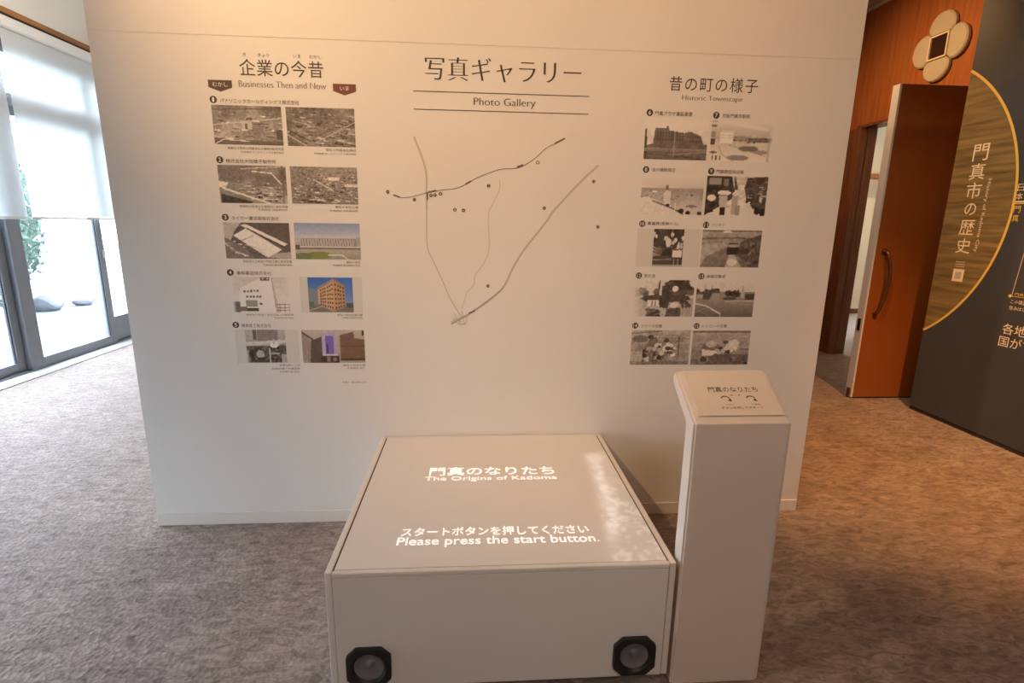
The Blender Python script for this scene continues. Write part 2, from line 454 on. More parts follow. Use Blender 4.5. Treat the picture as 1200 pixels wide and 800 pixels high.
GX = XL - 0.05   # glazing plane
for n, (y0, y1) in enumerate(BAYS, 1):
    w = struct('window_%d' % n, MB().box((XL - 0.10, y0, 0.0), (XL - 0.002, y0 + 0.035, HZ)).box((XL - 0.10, y1 - 0.035, 0.0), (XL - 0.002, y1, HZ))
               .box((XL - 0.10, y0 + 0.035, 0.0), (XL - 0.002, y1 - 0.035, 0.03)).box((XL - 0.10, y0 + 0.035, HZ - 0.05), (XL - 0.002, y1 - 0.035, HZ)), M['alu'])
    ym = (y0 + y1) / 2
    for q, (a, b, xo, zr) in enumerate(((y0 + 0.036, ym + 0.03, XL - 0.048, 0.115), (ym - 0.04, y1 - 0.036, XL - 0.092, 0.115))):
        far = (q == 1 and n == 3)
        sw = 0.085
        st1 = obj('sash_stile', MB().box((xo, a, 0.031), (xo + 0.04, a + sw, HZ - 0.051)), M['alu'], w, bevel=0.003)
        st2 = obj('sash_stile', MB().box((xo, b - sw, 0.031), (xo + 0.04, b, HZ - 0.051)), M['alu'], w, bevel=0.003)
        zb = 0.31 if far else zr
        obj('bottom_rail', MB().box((xo + 0.002, a + sw, 0.031), (xo + 0.038, b - sw, zb)), M['alu'], w, bevel=0.003)
        obj('transom_rail', MB().box((xo + 0.002, a + sw, 2.33), (xo + 0.038, b - sw, 2.52)), M['alu'], w)
        obj('head_rail', MB().box((xo + 0.002, a + sw, 2.86), (xo + 0.038, b - sw, HZ - 0.051)), M['alu'], w)
        g1 = obj('pane', MB().box((xo + 0.016, a + sw, zb), (xo + 0.022, b - sw, 2.33)), M['glass'], w)
        obj('pane', MB().box((xo + 0.016, a + sw, 2.52), (xo + 0.022, b - sw, 2.86)), M['glass'], w)
        obj('gasket', MB().box((xo + 0.012, b - sw - 0.012, zb), (xo + 0.028, b - sw - 0.0005, 2.33)).box((xo + 0.012, a + sw + 0.0005, zb), (xo + 0.028, a + sw + 0.012, 2.33)), M['alu_dark'], w)
    if n >= 2:
        # crescent lock on the meeting stile
        lk = obj('sash_lock', MB().box((XL - 0.008, ym - 0.02, 1.0), (XL + 0.006, ym + 0.015, 1.09)).tube([(XL + 0.004, ym, 1.045), (XL + 0.02, ym + 0.01, 1.045), (XL + 0.026, ym + 0.04, 1.05), (XL + 0.024, ym + 0.07, 1.06)], 0.007, 8), M['steel'], w, label='silver crescent lock on the window stile')

# ------------------------------------------------------------------ the partition wall
PY = 2.425
PX0, PX1 = -1.524, 1.678
part = thing('display_partition', (0.077, PY + 0.06, 0), 'wide off-white display partition printed with a map, captions and small town photographs', 'display wall')
obj('panel_board', MB().box((PX0, PY, 0.0), (PX1, PY + 0.12, 2.85)), M['board'], part)
obj('skirting', MB().box((PX0 + 0.002, PY - 0.006, 0.0), (PX1 - 0.002, PY - 0.0002, 0.062)), M['skirting'], part, bevel=0.002)
obj('joint_line', MB().box((PX0, PY - 0.0012, 2.166), (PX1, PY - 0.0002, 2.170)), M['skirting'], part)
NW = (0, -1, 0); RX = (1, 0, 0); UZ = (0, 0, 1)


def wt(body, x, z, w, h, m='ink', name='lettering', **k):
    return text(name, body, (x, PY, z), w, h, RX, UZ, M[m], k.pop('parent', part), **k)


# --- headings
wt('写真ギャラリー', 0.123, 2.072, 0.657, 0.091, name='heading', label='large heading in Japanese', res=5, spaced=True, bold=0.012, thin=0.022)
wt('Photo Gallery', 0.128, 1.944, 0.263, 0.039, name='subheading', res=4, thin=0.022)
for z in (1.982, 1.911):
    flat('rule_line', strip(MB(), [(-0.256, PY, z), (0.490, PY, z)], 0.0034, NW), M['ink'], part, NW)
wt('企業の今昔', -0.787, 2.051, 0.334, 0.063, name='heading', label='heading above the left photographs', res=5, spaced=True, thin=0.017)
for b, x, w in (('き', -0.930, 0.012), ('ぎょう', -0.855, 0.045), ('いま', -0.722, 0.029), ('むかし', -0.649, 0.046)):
    wt(b, x, 2.099, w, 0.013, m='ink_soft', name='reading_aid')
wt('Businesses Then and Now', -0.787, 1.989, 0.350, 0.024, name='subheading', m='ink_soft', res=4, thin=0.02)
wt('昔の町の様子', 1.034, 2.045, 0.394, 0.058, name='heading', label='heading above the right photographs', res=5, spaced=True, thin=0.016)
wt('Historic Townscape', 1.032, 1.987, 0.270, 0.025, name='subheading', m='ink_soft', res=4, thin=0.02)
for x0, x1, m, body in ((-1.083, -0.989, 'ink_brown', 'むかし'), (-0.585, -0.491, 'ink_red', 'いま')):
    xm = (x0 + x1) / 2
    t = flat('ribbon_tag', MB().poly([(x0, PY - 0.0006, 2.0), (x1, PY - 0.0006, 2.0), (x1, PY - 0.0006, 1.972), (xm, PY - 0.0006, 1.956), (x0, PY - 0.0006, 1.972)]), M[m], part, NW, label='pointed %s ribbon print' % ('dark brown' if m == 'ink_brown' else 'red-brown'))
    wt(body, xm, 1.9835, 0.060 if body == 'むかし' else 0.036, 0.017, m='paper', parent=t, lift=0.0012)


# --- printed photographs: fine vertex-coloured grids
class Im:
    def __init__(s, w, h, base, seed):
        s.w, s.h = w, h; s.a = np.ones((h, w, 3)) * np.array(base)
        s.v, s.u = np.meshgrid((np.arange(h) + .5) / h, (np.arange(w) + .5) / w, indexing='ij'); s.r = np.random.RandomState(seed)
    def put(s, m, c, al=1.0):
        m = (m.astype(float) * al)[..., None]; c = np.array(c if isinstance(c, (tuple, list)) else (c, c, c), float); s.a = s.a * (1 - m) + c * m; return s
    def rect(s, x0, y0, x1, y1, c, al=1.0): return s.put((s.u >= x0) & (s.u <= x1) & (s.v >= y0) & (s.v <= y1), c, al)
    def ell(s, x, y, rx, ry, c, al=1.0): return s.put(((s.u - x) / rx) ** 2 + ((s.v - y) / ry) ** 2 < 1, c, al)
    def poly(s, P, c, al=1.0):
        m = np.zeros_like(s.u, bool); n = len(P)
        for i in range(n):
            x0, y0 = P[i]; x1, y1 = P[(i + 1) % n]
            if y0 == y1: continue
            cr = ((y0 > s.v) != (y1 > s.v)) & (s.u < (x1 - x0) * (s.v - y0) / (y1 - y0) + x0); m ^= cr
        return s.put(m, c, al)
    def line(s, P, wd, c, al=1.0):
        asp = s.w / s.h
        for (x0, y0), (x1, y1) in zip(P[:-1], P[1:]):
            dx, dy = (x1 - x0) * asp, y1 - y0; L = dx * dx + dy * dy + 1e-9
            t = np.clip(((s.u - x0) * asp * dx + (s.v - y0) * dy) / L, 0, 1)
            d = np.hypot((s.u - x0) * asp - t * dx, s.v - y0 - t * dy); s.put(d < wd / 2, c, al)
        return s
    def field(s, sx, sy):
        g = s.r.rand(sy + 2, sx + 2); X = s.u * sx; Y = s.v * sy
        i = Y.astype(int); j = X.astype(int); fy = Y - i; fx = X - j; fx = fx * fx * (3 - 2 * fx); fy = fy * fy * (3 - 2 * fy)
        return (g[i, j] * (1 - fx) + g[i, j + 1] * fx) * (1 - fy) + (g[i + 1, j] * (1 - fx) + g[i + 1, j + 1] * fx) * fy
    def noise(s, sx, sy, amp, y0=0.0, y1=1.0, x0=0.0, x1=1.0):
        m = (s.v >= y0) & (s.v <= y1) & (s.u >= x0) & (s.u <= x1); s.a += ((s.field(sx, sy) - .5) * 2 * amp * m)[..., None]; return s
    def grad(s, y0, y1, c0, c1):
        t = np.clip((s.v - y0) / (y1 - y0), 0, 1)[..., None]; m = (s.v >= y0) & (s.v <= y1)
        c0, c1 = [np.array(c if isinstance(c, (tuple, list)) else (c, c, c)) for c in (c0, c1)]
        s.a = np.where(m[..., None], c0 * (1 - t) + c1 * t, s.a); return s
    def houses(s, n, y0, y1, lo, hi, sz=0.05, x0=0.0, x1=1.0, c0=.3, c1=.85):
        ys = np.sort(s.r.uniform(y0, y1, n))
        for y in ys:
            x = s.r.uniform(x0, x1); k = (y - y0) / max(y1 - y0, 1e-6); z = sz * (lo + (hi - lo) * k); w = z * s.r.uniform(.6, 1.8); h = z * s.r.uniform(.5, 1.1); c = s.r.uniform(c0, c1)
            s.poly([(x, y), (x + w, y + h * .35), (x + w * .8, y + h), (x - w * .25, y + h * .6)], c).poly([(x - w * .25, y + h * .6), (x + w * .8, y + h), (x + w * .8, y + h * 1.4), (x - w * .25, y + h)], c * .55)
        return s
    def trees(s, n, x0, y0, x1, y1, rr, c0=.15, c1=.4):
        for k in range(n):
            s.ell(s.r.uniform(x0, x1), s.r.uniform(y0, y1), rr * s.r.uniform(.5, 1.2), rr * s.r.uniform(.7, 1.6), s.r.uniform(c0, c1))
        return s


def windows(im, x0, y0, x1, y1, nx, ny, c, fw=.5, fh=.5):
    for i in range(nx):
        for j in range(ny):
            x = x0 + (x1 - x0) * (i + .5) / nx; y = y0 + (y1 - y0) * (j + .5) / ny; w = (x1 - x0) / nx * fw / 2; h = (y1 - y0) / ny * fh / 2
            im.rect(x - w, y - h, x + w, y + h, c)


P_ = {}
def p1a(i):
    i.grad(0, 1, .46, .56).noise(5, 4, .10).houses(46, .14, .92, .6, 1.5, .06).noise(40, 24, .07)
    i.line([(0, .12), (1, .06)], .02, .3).line([(.0, .50), (1, .30)], .02, .72).rect(.42, .42, .56, .60, .66).rect(.46, .46, .49, .6, .35)
    i.poly([(0, .82), (.3, .86), (1, .9), (1, 1), (0, 1)], .33, .8).line([(.02, .98), (.14, .86), (.5, .90)], .025, .75).rect(.9, .6, 1, .84, .28, .7)
def p1b(i):
    i.grad(0, 1, .40, .44).noise(6, 5, .09).houses(60, .05, .9, .8, 1.5, .06, c0=.28, c1=.68).noise(44, 26, .08)
    i.line([(.05, .62), (.34, .86)], .025, .2).line([(.0, .70), (.28, .98)], .02, .7).line([(.4, .9), (1, .35)], .02, .62).line([(.1, .35), (.9, .7)], .015, .6)
def p2a(i):
    i.grad(0, 1, .42, .55).noise(5, 6, .10).line([(.35, .1), (1, .02)], .02, .72).line([(.5, .16), (.78, .20), (.93, .5)], .03, .78)
    i.poly([(.05, .22), (.4, .30), (.35, .48), (.02, .38)], .42).poly([(0, .42), (.14, .46), (.1, .6), (0, .58)], .85).houses(30, .4, .8, .7, 1.1, .06)
    i.line([(.05, .60), (.75, 1)], .04, .82).poly([(.02, .75), (.48, .95), (.46, 1), (.02, 1)], .24).houses(40, .62, .9, .6, .8, .05, .45, .9, .1, .98)
    i.rect(.92, 0, .96, 1, .36, .6).noise(50, 30, .06)
def p2b(i):
    i.grad(0, 1, .5, .44).noise(6, 5, .05).houses(150, .12, .95, .5, 1.1, .05, c0=.2, c1=.86).rect(.56, .28, .72, .36, .78).line([(.35, .35), (.62, .62)], .02, .8).rect(.8, .46, 1, .52, .72).noise(50, 30, .1)
def p3a(i):
    i.grad(0, 1, .30, .34).poly([(0, 0), (.28, 0), (.18, .2), (.06, .6), (0, .7)], .66).poly([(0, .4), (.3, .7), (.45, 1), (0, 1)], .42)
    i.poly([(.14, .36), (.34, .16), (.86, .74), (.64, .96)], .84).poly([(.64, .96), (.86, .74), (.88, .8), (.66, 1)], .35).line([(.26, .5), (.44, .36)], .02, .55).line([(.3, .6), (.5, .7), (.62, .9)], .015, .7)
    i.poly([(.26, .08), (.34, .05), (.95, .58), (.88, .66)], .88).line([(.36, .17), (.9, .66)], .035, .18).poly([(.66, .96), (.76, .84), (1, .8), (1, 1)], .62)
    i.line([(.0, .55), (.15, .8), (.35, .92)], .03, .8).houses(14, .5, .9, .8, 1, .05, 0, .3).noise(40, 24, .04)
def p3b(i):
    i.grad(0, .4, (.58, .63, .80), (.76, .80, .88)).grad(.4, 1, (.78, .77, .74), (.68, .66, .62)).rect(.10, .34, .93, .42, (.84, .82, .80)).rect(.10, .42, .93, .64, (.62, .60, .60))
    for k in range(20): i.line([(.12 + k * .04, .44), (.13 + k * .04, .62)], .018, (.86, .84, .82))
    i.poly([(.93, .34), (1, .4), (1, .64), (.93, .64)], (.7, .69, .7)).rect(0, .64, 1, .68, (.88, .86, .84)).rect(0, .68, 1, .71, (.38, .35, .34)).rect(.0, .6, .08, .8, (.4, .36, .32))
    i.grad(.72, 1, (.76, .72, .66), (.62, .62, .56)).ell(.36, .88, .2, .10, (.52, .58, .30)).ell(.12, .92, .14, .1, (.46, .52, .34)).line([(.5, .88), (.72, .88), (.8, 1)], .035, (.92, .9, .88)).noise(30, 18, .025)
def p4a(i):
    i.grad(0, 1, .74, .84).poly([(.1, 1), (.1, .62), (.16, .3), (.5, .04), (.68, .04), (.73, 1)], .86).poly([(.68, .04), (.73, 1), (.78, 1), (.70, .04)], .62)
    for x in np.arange(.20, .46, .055): i.rect(x, .38 + (x - .2) * -.1, x + .035, .44 + (x - .2) * -.1, .25)
    for x in np.arange(.24, .46, .055): i.rect(x, .52, x + .035, .58, .25)
    i.rect(.5, .02, .66, .10, .3).rect(.53, .045, .56, .075, .8).rect(.6, .045, .63, .075, .8).rect(.22, .66, .42, .84, .5).rect(.0, .70, .12, 1, .30).rect(.24, .88, .43, .96, .18).rect(.10, .84, .24, .96, .35).ell(.48, .76, .03, .03, .2)
    for y in (.78, .86, .94): i.line([(.76, y), (1, y)], .02, .25)
    for x in (.80, .88, .96): i.line([(x, .76), (x, 1)], .02, .35)
    i.noise(24, 14, .03)
def p4b(i):
    i.grad(0, 1, (.22, .42, .80), (.62, .70, .84)).poly([(0, .3), (.22, .36), (.24, .9), (0, 1)], (.52, .56, .60)).poly([(.22, .34), (.56, .08), (.56, .95), (.22, .76)], (.86, .70, .52)).poly([(.56, .08), (.82, .26), (.82, .82), (.56, .95)], (.78, .60, .44))
    for j in range(6):
        for k in range(6):
            x = .26 + k * .052; t = (x - .22) / .34; y = (.34 - .26 * t) + (j + .55) * ((.76 + .19 * t) - (.34 - .26 * t)) / 6.2; i.rect(x, y, x + .03, y + .055, (.28, .24, .26))
        for k in range(4):
            x = .60 + k * .055; t = (x - .56) / .26; y = (.08 + .18 * t) + (j + .55) * ((.95 - .13 * t) - (.08 + .18 * t)) / 6.2; i.rect(x, y, x + .03, y + .06, (.30, .24, .24))
    i.poly([(.22, .30), (.56, .04), (.82, .23), (.82, .29), (.56, .11), (.22, .37)], (.70, .56, .44)).poly([(0, .82), (.24, .76), (.58, .95), (.84, .82), (1, .86), (1, 1), (0, 1)], (.50, .46, .42)).line([(0, .95), (.3, .82), (.6, 1)], .03, (.72, .68, .6)).rect(.83, .72, 1, .86, (.36, .36, .40)).rect(0, .7, .12, .84, (.42, .46, .38))
def p5a(i):
    i.grad(0, 1, .66, .5).rect(.3, 0, .8, .35, .46).rect(.2, 0, .28, .3, .34).poly([(0, .38), (1, .30), (1, .40), (0, .5)], .74).rect(0, .5, 1, 1, .26).noise(26, 18, .2, .5, 1)
    i.ell(.70, .45, .11, .1, .86).rect(.66, .3, .72, .45, .7).rect(.0, .62, .06, 1, .6).rect(.12, .6, .2, .95, .14).ell(.34, .74, .1, .12, .62).rect(.56, .56, .60, 1, .7).rect(.62, .70, .82, .74, .62).rect(.86, .75, 1, 1, .62).rect(.26, .84, .46, .9, .1).ell(.9, .55, .08, .1, .3).noise(40, 26, .06)
def p5b(i):
    i.grad(0, 1, (.80, .76, .72), (.70, .64, .58)).poly([(0, .05), (0, .9), (.14, 1), (.16, .35)], (.64, .58, .54)).line([(0, .06), (.18, .3)], .05, (.34, .26, .22)).poly([(.15, .32), (.32, .2), (.32, 1), (.12, 1)], (.38, .32, .28))
    i.poly([(.60, .16), (.82, .06), (.84, .25), (1, .3), (1, .85), (.60, .85)], (.50, .38, .28)).rect(.74, .22, .78, .30, (.35, .35, .62)).line([(.75, .5), (.8, .5)], .03, (.15, .1, .1)).line([(.9, .48), (.97, .48)], .03, (.2, .12, .1)).rect(.62, .48, 1, .5, (.4, .29, .2))
    i.poly([(.32, .9), (.32, .15), (.42, .02), (.54, .15), (.56, .9)], (.78, .72, .86)).rect(.37, .18, .51, .72, (.50, .42, .78)).rect(.39, .44, .42, .7, (.30, .22, .45)).rect(.32, .72, .56, .76, (.9, .86, .9)).rect(.30, .78, .58, 1, (.26, .20, .20)).rect(.38, .80, .44, .96, (.6, .52, .5)).rect(.48, .84, .54, .94, (.62, .55, .5)).rect(.6, .85, 1, .93, (.34, .28, .22)).rect(.58, .93, 1, 1, (.72, .68, .64)).ell(.97, .1, .015, .1, (.15, .2, .2)).noise(34, 20, .03)
def p6(i):
    i.grad(0, 1, .84, .76).poly([(.0, 1), (.0, .30), (.03, .26), (.06, 1)], .22).poly([(.14, .62), (.16, .26), (.34, .26), (.34, .2), (.37, .2), (.38, .30), (.62, .36), (.72, .32), (.88, .42), (.94, .62), (1, .62), (1, 1), (.04, 1), (.04, .66)], .36).noise(16, 10, .05, .3, 1)
    windows(i, .18, .32, .62, .56, 10, 3, .24); windows(i, .66, .4, .9, .6, 6, 2, .26)
    i.grad(.72, .80, .5, .42).line([(.47, .34), (.47, .92)], .014, .62).line([(.05, .72), (1, .76)], .02, .52).line([(.4, .88), (1, .8)], .02, .55).line([(.05, .86), (.9, .96)], .015, .24).line([(.6, .9), (1, 1)], .02, .2).noise(50, 30, .04, .6, 1)
def p7(i):
    i.grad(0, .45, .80, .66).grad(.45, 1, .70, .84).rect(0, 0, .1, .07, .25).rect(0, .12, .09, .18, .25).rect(0, .3, .08, .42, .5).rect(0, .45, .08, .6, .25).rect(.15, .30, .36, .56, .90).rect(.17, .26, .38, .30, .78)
    windows(i, .17, .34, .35, .46, 6, 2, .6); i.rect(.36, .38, .6, .5, .55).rect(.6, .42, 1, .52, .40).houses(18, .40, .56, .5, .8, .05, .36, 1, .15, .7).noise(30, 14, .05, .35, .6)
    i.ell(.62, .68, .16, .07, .42).ell(.46, .90, .18, .07, .50).ell(.82, .76, .12, .05, .55).line([(.14, .62), (.2, .82), (.4, 1)], .025, .6).line([(.3, .6), (.9, .85)], .015, .5).ell(.06, .78, .06, .03, .35)
    for x in (.04, .10, .16): i.rect(x, .86, x + .03, .97, .35)
    i.line([(.2, .06), (.9, .22)], .08, .86, .6).rect(.92, .5, .97, 1, .55, .6)
def p8(i):
    i.grad(0, .34, .80, .76).grad(.34, 1, .55, .74).noise(6, 4, .05, .3, 1).rect(0, .34, 1, .40, .58).houses(40, .36, .62, .4, .8, .045, c0=.35, c1=.75)
    i.rect(.39, .28, .44, .42, .4).poly([(.36, .5), (.40, .4), (.48, .42), (.48, .78), (.38, .72)], .78).ell(.22, .44, .04, .02, .9).poly([(0, .58), (.12, .56), (.5, .78), (.8, 1), (0, 1)], .80).line([(.2, .66), (.56, .86), (.7, .98)], .04, .36).ell(.44, .76, .03, .04, .14).ell(.66, .90, .05, .06, .10).ell(.77, .94, .04, .05, .12).ell(.96, .95, .04, .05, .2).ell(.82, .78, .1, .03, .42).line([(.56, .7), (.56, 1)], .01, .86).noise(40, 22, .04, .36, 1)
def p9(i):
    i.grad(0, 1, .74, .82).poly([(0, 0), (.40, 0), (.46, .34), (.5, .5), (.3, .7), (0, 1)], .20).poly([(.66, .04), (1, 0), (1, 1), (.78, .8), (.66, .5), (.62, .3)], .26).noise(22, 16, .10, 0, .8)
    i.rect(.04, .06, .24, .22, .55).rect(.28, .08, .36, .26, .45).rect(0, .28, .2, .34, .12).poly([(.44, 0), (.46, 0), (.52, .34), (.46, .34)], .3).ell(.1, .55, .07, .08, .82).ell(.3, .42, .11, .06, .88).poly([(.22, .5), (.36, .48), (.36, .8), (.24, .8)], .70).rect(.25, .78, .34, .98, .10)
    i.poly([(.44, .5), (.54, .48), (.52, .96), (.44, .96)], .62).poly([(.5, .74), (.58, .72), (.58, .98), (.5, .98)], .55).ell(.48, .44, .05, .05, .8).rect(.66, .42, .78, .68, .20).rect(.68, .46, .76, .54, .66).ell(.72, .66, .02, .02, .9).ell(.86, .86, .05, .1, .12).ell(.95, .9, .05, .1, .1).poly([(.88, .5), (.94, .44), (.92, .66), (.88, .62)], .75).ell(.08, .88, .07, .04, .12).houses(20, .1, .5, .6, 1, .06, .7, 1, .15, .75)
def p10(i):
    i.grad(0, 1, .66, .5).trees(26, 0, 0, 1, .4, .12, .14, .32)
    for k in range(22):
        a = math.radians(200 + k * 7.4); i.line([(.5, .78), (.5 + .7 * math.cos(a), .78 + .75 * math.sin(a))], .025, .16)
    i.trees(14, 0, .05, 1, .5, .05, .7, .86).ell(.5, .36, .09, .12, .8).poly([(0, .72), (1, .7), (1, 1), (0, 1)], .26).rect(.66, .56, .96, .74, .82).rect(.66, .74, .96, .94, .22).rect(.7, .78, .74, .94, .5).rect(.82, .78, .86, .94, .5).rect(0, .94, 1, 1, .6).line([(0, .82), (.62, .8)], .03, .5)
def p11(i):
    i.grad(0, .3, .62, .54).grad(.3, 1, .55, .36).rect(0, 0, 1, .04, .2).ell(.42, .05, .08, .03, .9).line([(0, .24), (.6, .2), (1, .26)], .05, .40).poly([(0, .4), (.3, .32), (.5, .4), (.2, .8), (0, .98)], .62).poly([(.1, .7), (.46, .42), (.54, .5), (.3, 1), (0, 1)], .45).noise(24, 16, .07)
    i.rect(.46, .34, .62, .38, .16).rect(.48, .38, .60, .46, .62).rect(.44, .46, .66, .66, .14).poly([(.42, 1), (.48, .66), (.58, .66), (.7, 1)], .66).ell(.54, .86, .08, .1, .8).poly([(.66, .3), (1, .1), (1, 1), (.84, 1), (.62, .66)], .30).noise(36, 24, .08, .2, 1, .55, 1).trees(20, .68, .3, 1, .9, .05, .18, .5)
def p12(i):
    i.grad(0, .5, .80, .74).grad(.5, 1, .62, .70).trees(30, .5, .04, .95, .34, .07, .14, .3).trees(16, .0, .26, .4, .42, .05, .3, .5).poly([(.46, .5), (.46, .16), (.60, .14), (.64, .4), (.62, .5)], .24).line([(.42, .05), (.40, .46)], .05, .30)
    i.trees(14, .62, .26, 1, .4, .06, .2, .4).poly([(.10, .50), (.2, .42), (.9, .42), (.96, .54), (.62, .6), (.2, .58)], .26).poly([(.42, .42), (.6, .42), (.58, .78), (.44, .74)], .22).rect(.24, .54, .42, .70, .82).rect(.3, .56, .32, .7, .4).rect(.36, .56, .38, .7, .4).ell(.68, .68, .07, .07, .82).ell(.68, .24, .05, .08, .86).poly([(.56, .78), (.8, .74), (.8, 1), (.54, 1)], .30).poly([(.78, .7), (1, .56), (1, 1), (.82, 1)], .62).trees(16, .24, .8, .44, 1, .05, .15, .45).trees(10, .8, .56, .98, .72, .04, .2, .4).noise(40, 24, .06)
def p13(i):
    i.grad(0, .3, .80, .76).rect(0, .3, 1, .54, .5).trees(24, .0, .26, .36, .36, .05, .16, .34).trees(24, .52, .30, .72, .40, .04, .14, .3).rect(.02, .36, .2, .48, .62).rect(.12, .34, .24, .5, .28).rect(.26, .32, .4, .52, .56).ell(.58, .48, .12, .05, .28).rect(.76, .24, .82, .46, .68).rect(.84, .34, 1, .50, .24).line([(.15, .08), (.15, .3)], .02, .5).line([(.27, .14), (.27, .4)], .02, .3).ell(.37, .23, .02, .03, .15).line([(.78, .12), (.80, .4)], .015, .5)
    i.grad(.54, 1, .52, .34).rect(.5, .52, 1, .56, .68).line([(0, .62), (.18, .68), (.44, .9), (.44, 1)], .035, .80).line([(0, .88), (.2, .74)], .015, .56).line([(0, .76), (.3, 1)], .015, .50).line([(.6, .6), (1, .66)], .015, .6).noise(40, 24, .03)
def p14(i):
    i.grad(0, 1, .60, .52).noise(6, 8, .07).line([(0, .1), (.5, .04)], .04, .45).ell(.16, .25, .14, .1, .42)
    for y in (.14, .22, .3, .4, .5): i.line([(.4, y), (1, y + .03)], .012, .42)
    i.poly([(.2, .6), (.32, .26), (.42, .2), (.5, .5), (.44, .9), (.24, .9)], .40).ell(.33, .2, .05, .06, .26).poly([(.54, .5), (.62, .34), (.72, .42), (.70, .7), (.54, .7)], .76).ell(.60, .30, .05, .06, .30).ell(.46, .44, .06, .07, .7).poly([(.22, .9), (.28, .5), (.34, .5), (.32, .95)], .7).ell(.70, .70, .06, .08, .84).rect(.8, .2, .82, .9, .36).trees(36, .2, .5, .85, .95, .05, .16, .75).poly([(0, .6), (.2, .62), (.2, 1), (0, 1)], .62).rect(.0, .9, 1, 1, .42, .6).noise(44, 26, .08)
def p15(i):
    i.grad(0, 1, .62, .46).noise(5, 8, .05).rect(0, .02, 1, .08, .42).line([(0, .26), (1, .22)], .02, .52).line([(0, .38), (1, .42)], .015, .50).poly([(.14, .66), (.2, .4), (.36, .3), (.5, .46), (.44, .66)], .42).ell(.34, .40, .1, .09, .66).poly([(.18, .54), (.44, .6), (.48, .74), (.2, .72)], .78).poly([(.62, .34), (.74, .26), (.82, .34), (.78, .6), (.72, .6), (.68, .66), (.54, .6)], .76).ell(.58, .34, .05, .05, .30).rect(.72, .56, .76, .8, .55).trees(18, .42, .5, .66, .76, .04, .2, .7)
    i.poly([(.1, .86), (.4, .7), (1, .68), (1, 1), (.1, 1)], .38).ell(.22, .84, .09, .12, .5).ell(.22, .84, .06, .08, .28).rect(.84, .52, 1, .56, .34).trees(14, .5, .76, 1, .98, .04, .22, .5).noise(40, 24, .06)


P_ = {'1a': p1a, '1b': p1b, '2a': p2a, '2b': p2b, '3a': p3a, '3b': p3b, '4a': p4a, '4b': p4b, '5a': p5a, '5b': p5b, '6': p6, '7': p7, '8': p8, '9': p9, '10': p10, '11': p11, '12': p12, '13': p13, '14': p14, '15': p15}
PH = {
 '1a': (-1.080, 1.752, -0.801, 1.905, 'pale aerial view of a factory district'), '1b': (-0.783, 1.752, -0.503, 1.905, 'dark aerial view of a present-day plant'),
 '2a': (-1.080, 1.515, -0.801, 1.670, 'grey aerial view with a curving road and fields'), '2b': (-0.783, 1.517, -0.503, 1.670, 'aerial view of closely packed town roofs'),
 '3a': (-1.080, 1.280, -0.804, 1.434, 'aerial view of one long pale factory roof'), '3b': (-0.784, 1.280, -0.503, 1.436, 'colour photograph of a long low factory under blue sky'),
 '4a': (-1.070, 1.043, -0.820, 1.200, 'washed-out view of a white office tower'), '4b': (-0.742, 1.044, -0.546, 1.200, 'colour photograph of a square tan office block'),
 '5a': (-1.032, 0.810, -0.857, 0.963, 'workshop interior with a hanging lamp'), '5b': (-0.785, 0.808, -0.505, 0.962, 'colour photograph of a purple-windowed entrance'),
 '6': (0.744, 1.733, 1.027, 1.907, 'sepia view of a dark block of flats being built'), '7': (1.041, 1.731, 1.325, 1.905, 'sepia view of a station square with round beds'),
 '8': (0.744, 1.496, 1.029, 1.672, 'sepia view of a pale street and far low roofs'), '9': (1.042, 1.496, 1.326, 1.668, 'sepia street of shoppers with a parasol and a bus'),
 '10': (0.816, 1.263, 0.957, 1.432, 'narrow sepia print of a great spreading tree'), '11': (1.043, 1.262, 1.325, 1.430, 'sepia view of a sluice on a canal'),
 '12': (0.741, 1.028, 1.027, 1.200, 'sepia view of a thatched house and pond'), '13': (1.039, 1.027, 1.323, 1.195, 'sepia view of a wide empty road crossing'),
 '14': (0.742, 0.793, 1.029, 0.962, 'sepia view of farm workers crouching in a field'), '15': (1.040, 0.792, 1.325, 0.961, 'sepia view of a bending farmer by a cart')}
TONE_D, TONE_L = np.array(lin((0.27, 0.22, 0.19))), None
GW, GH = 92, 54
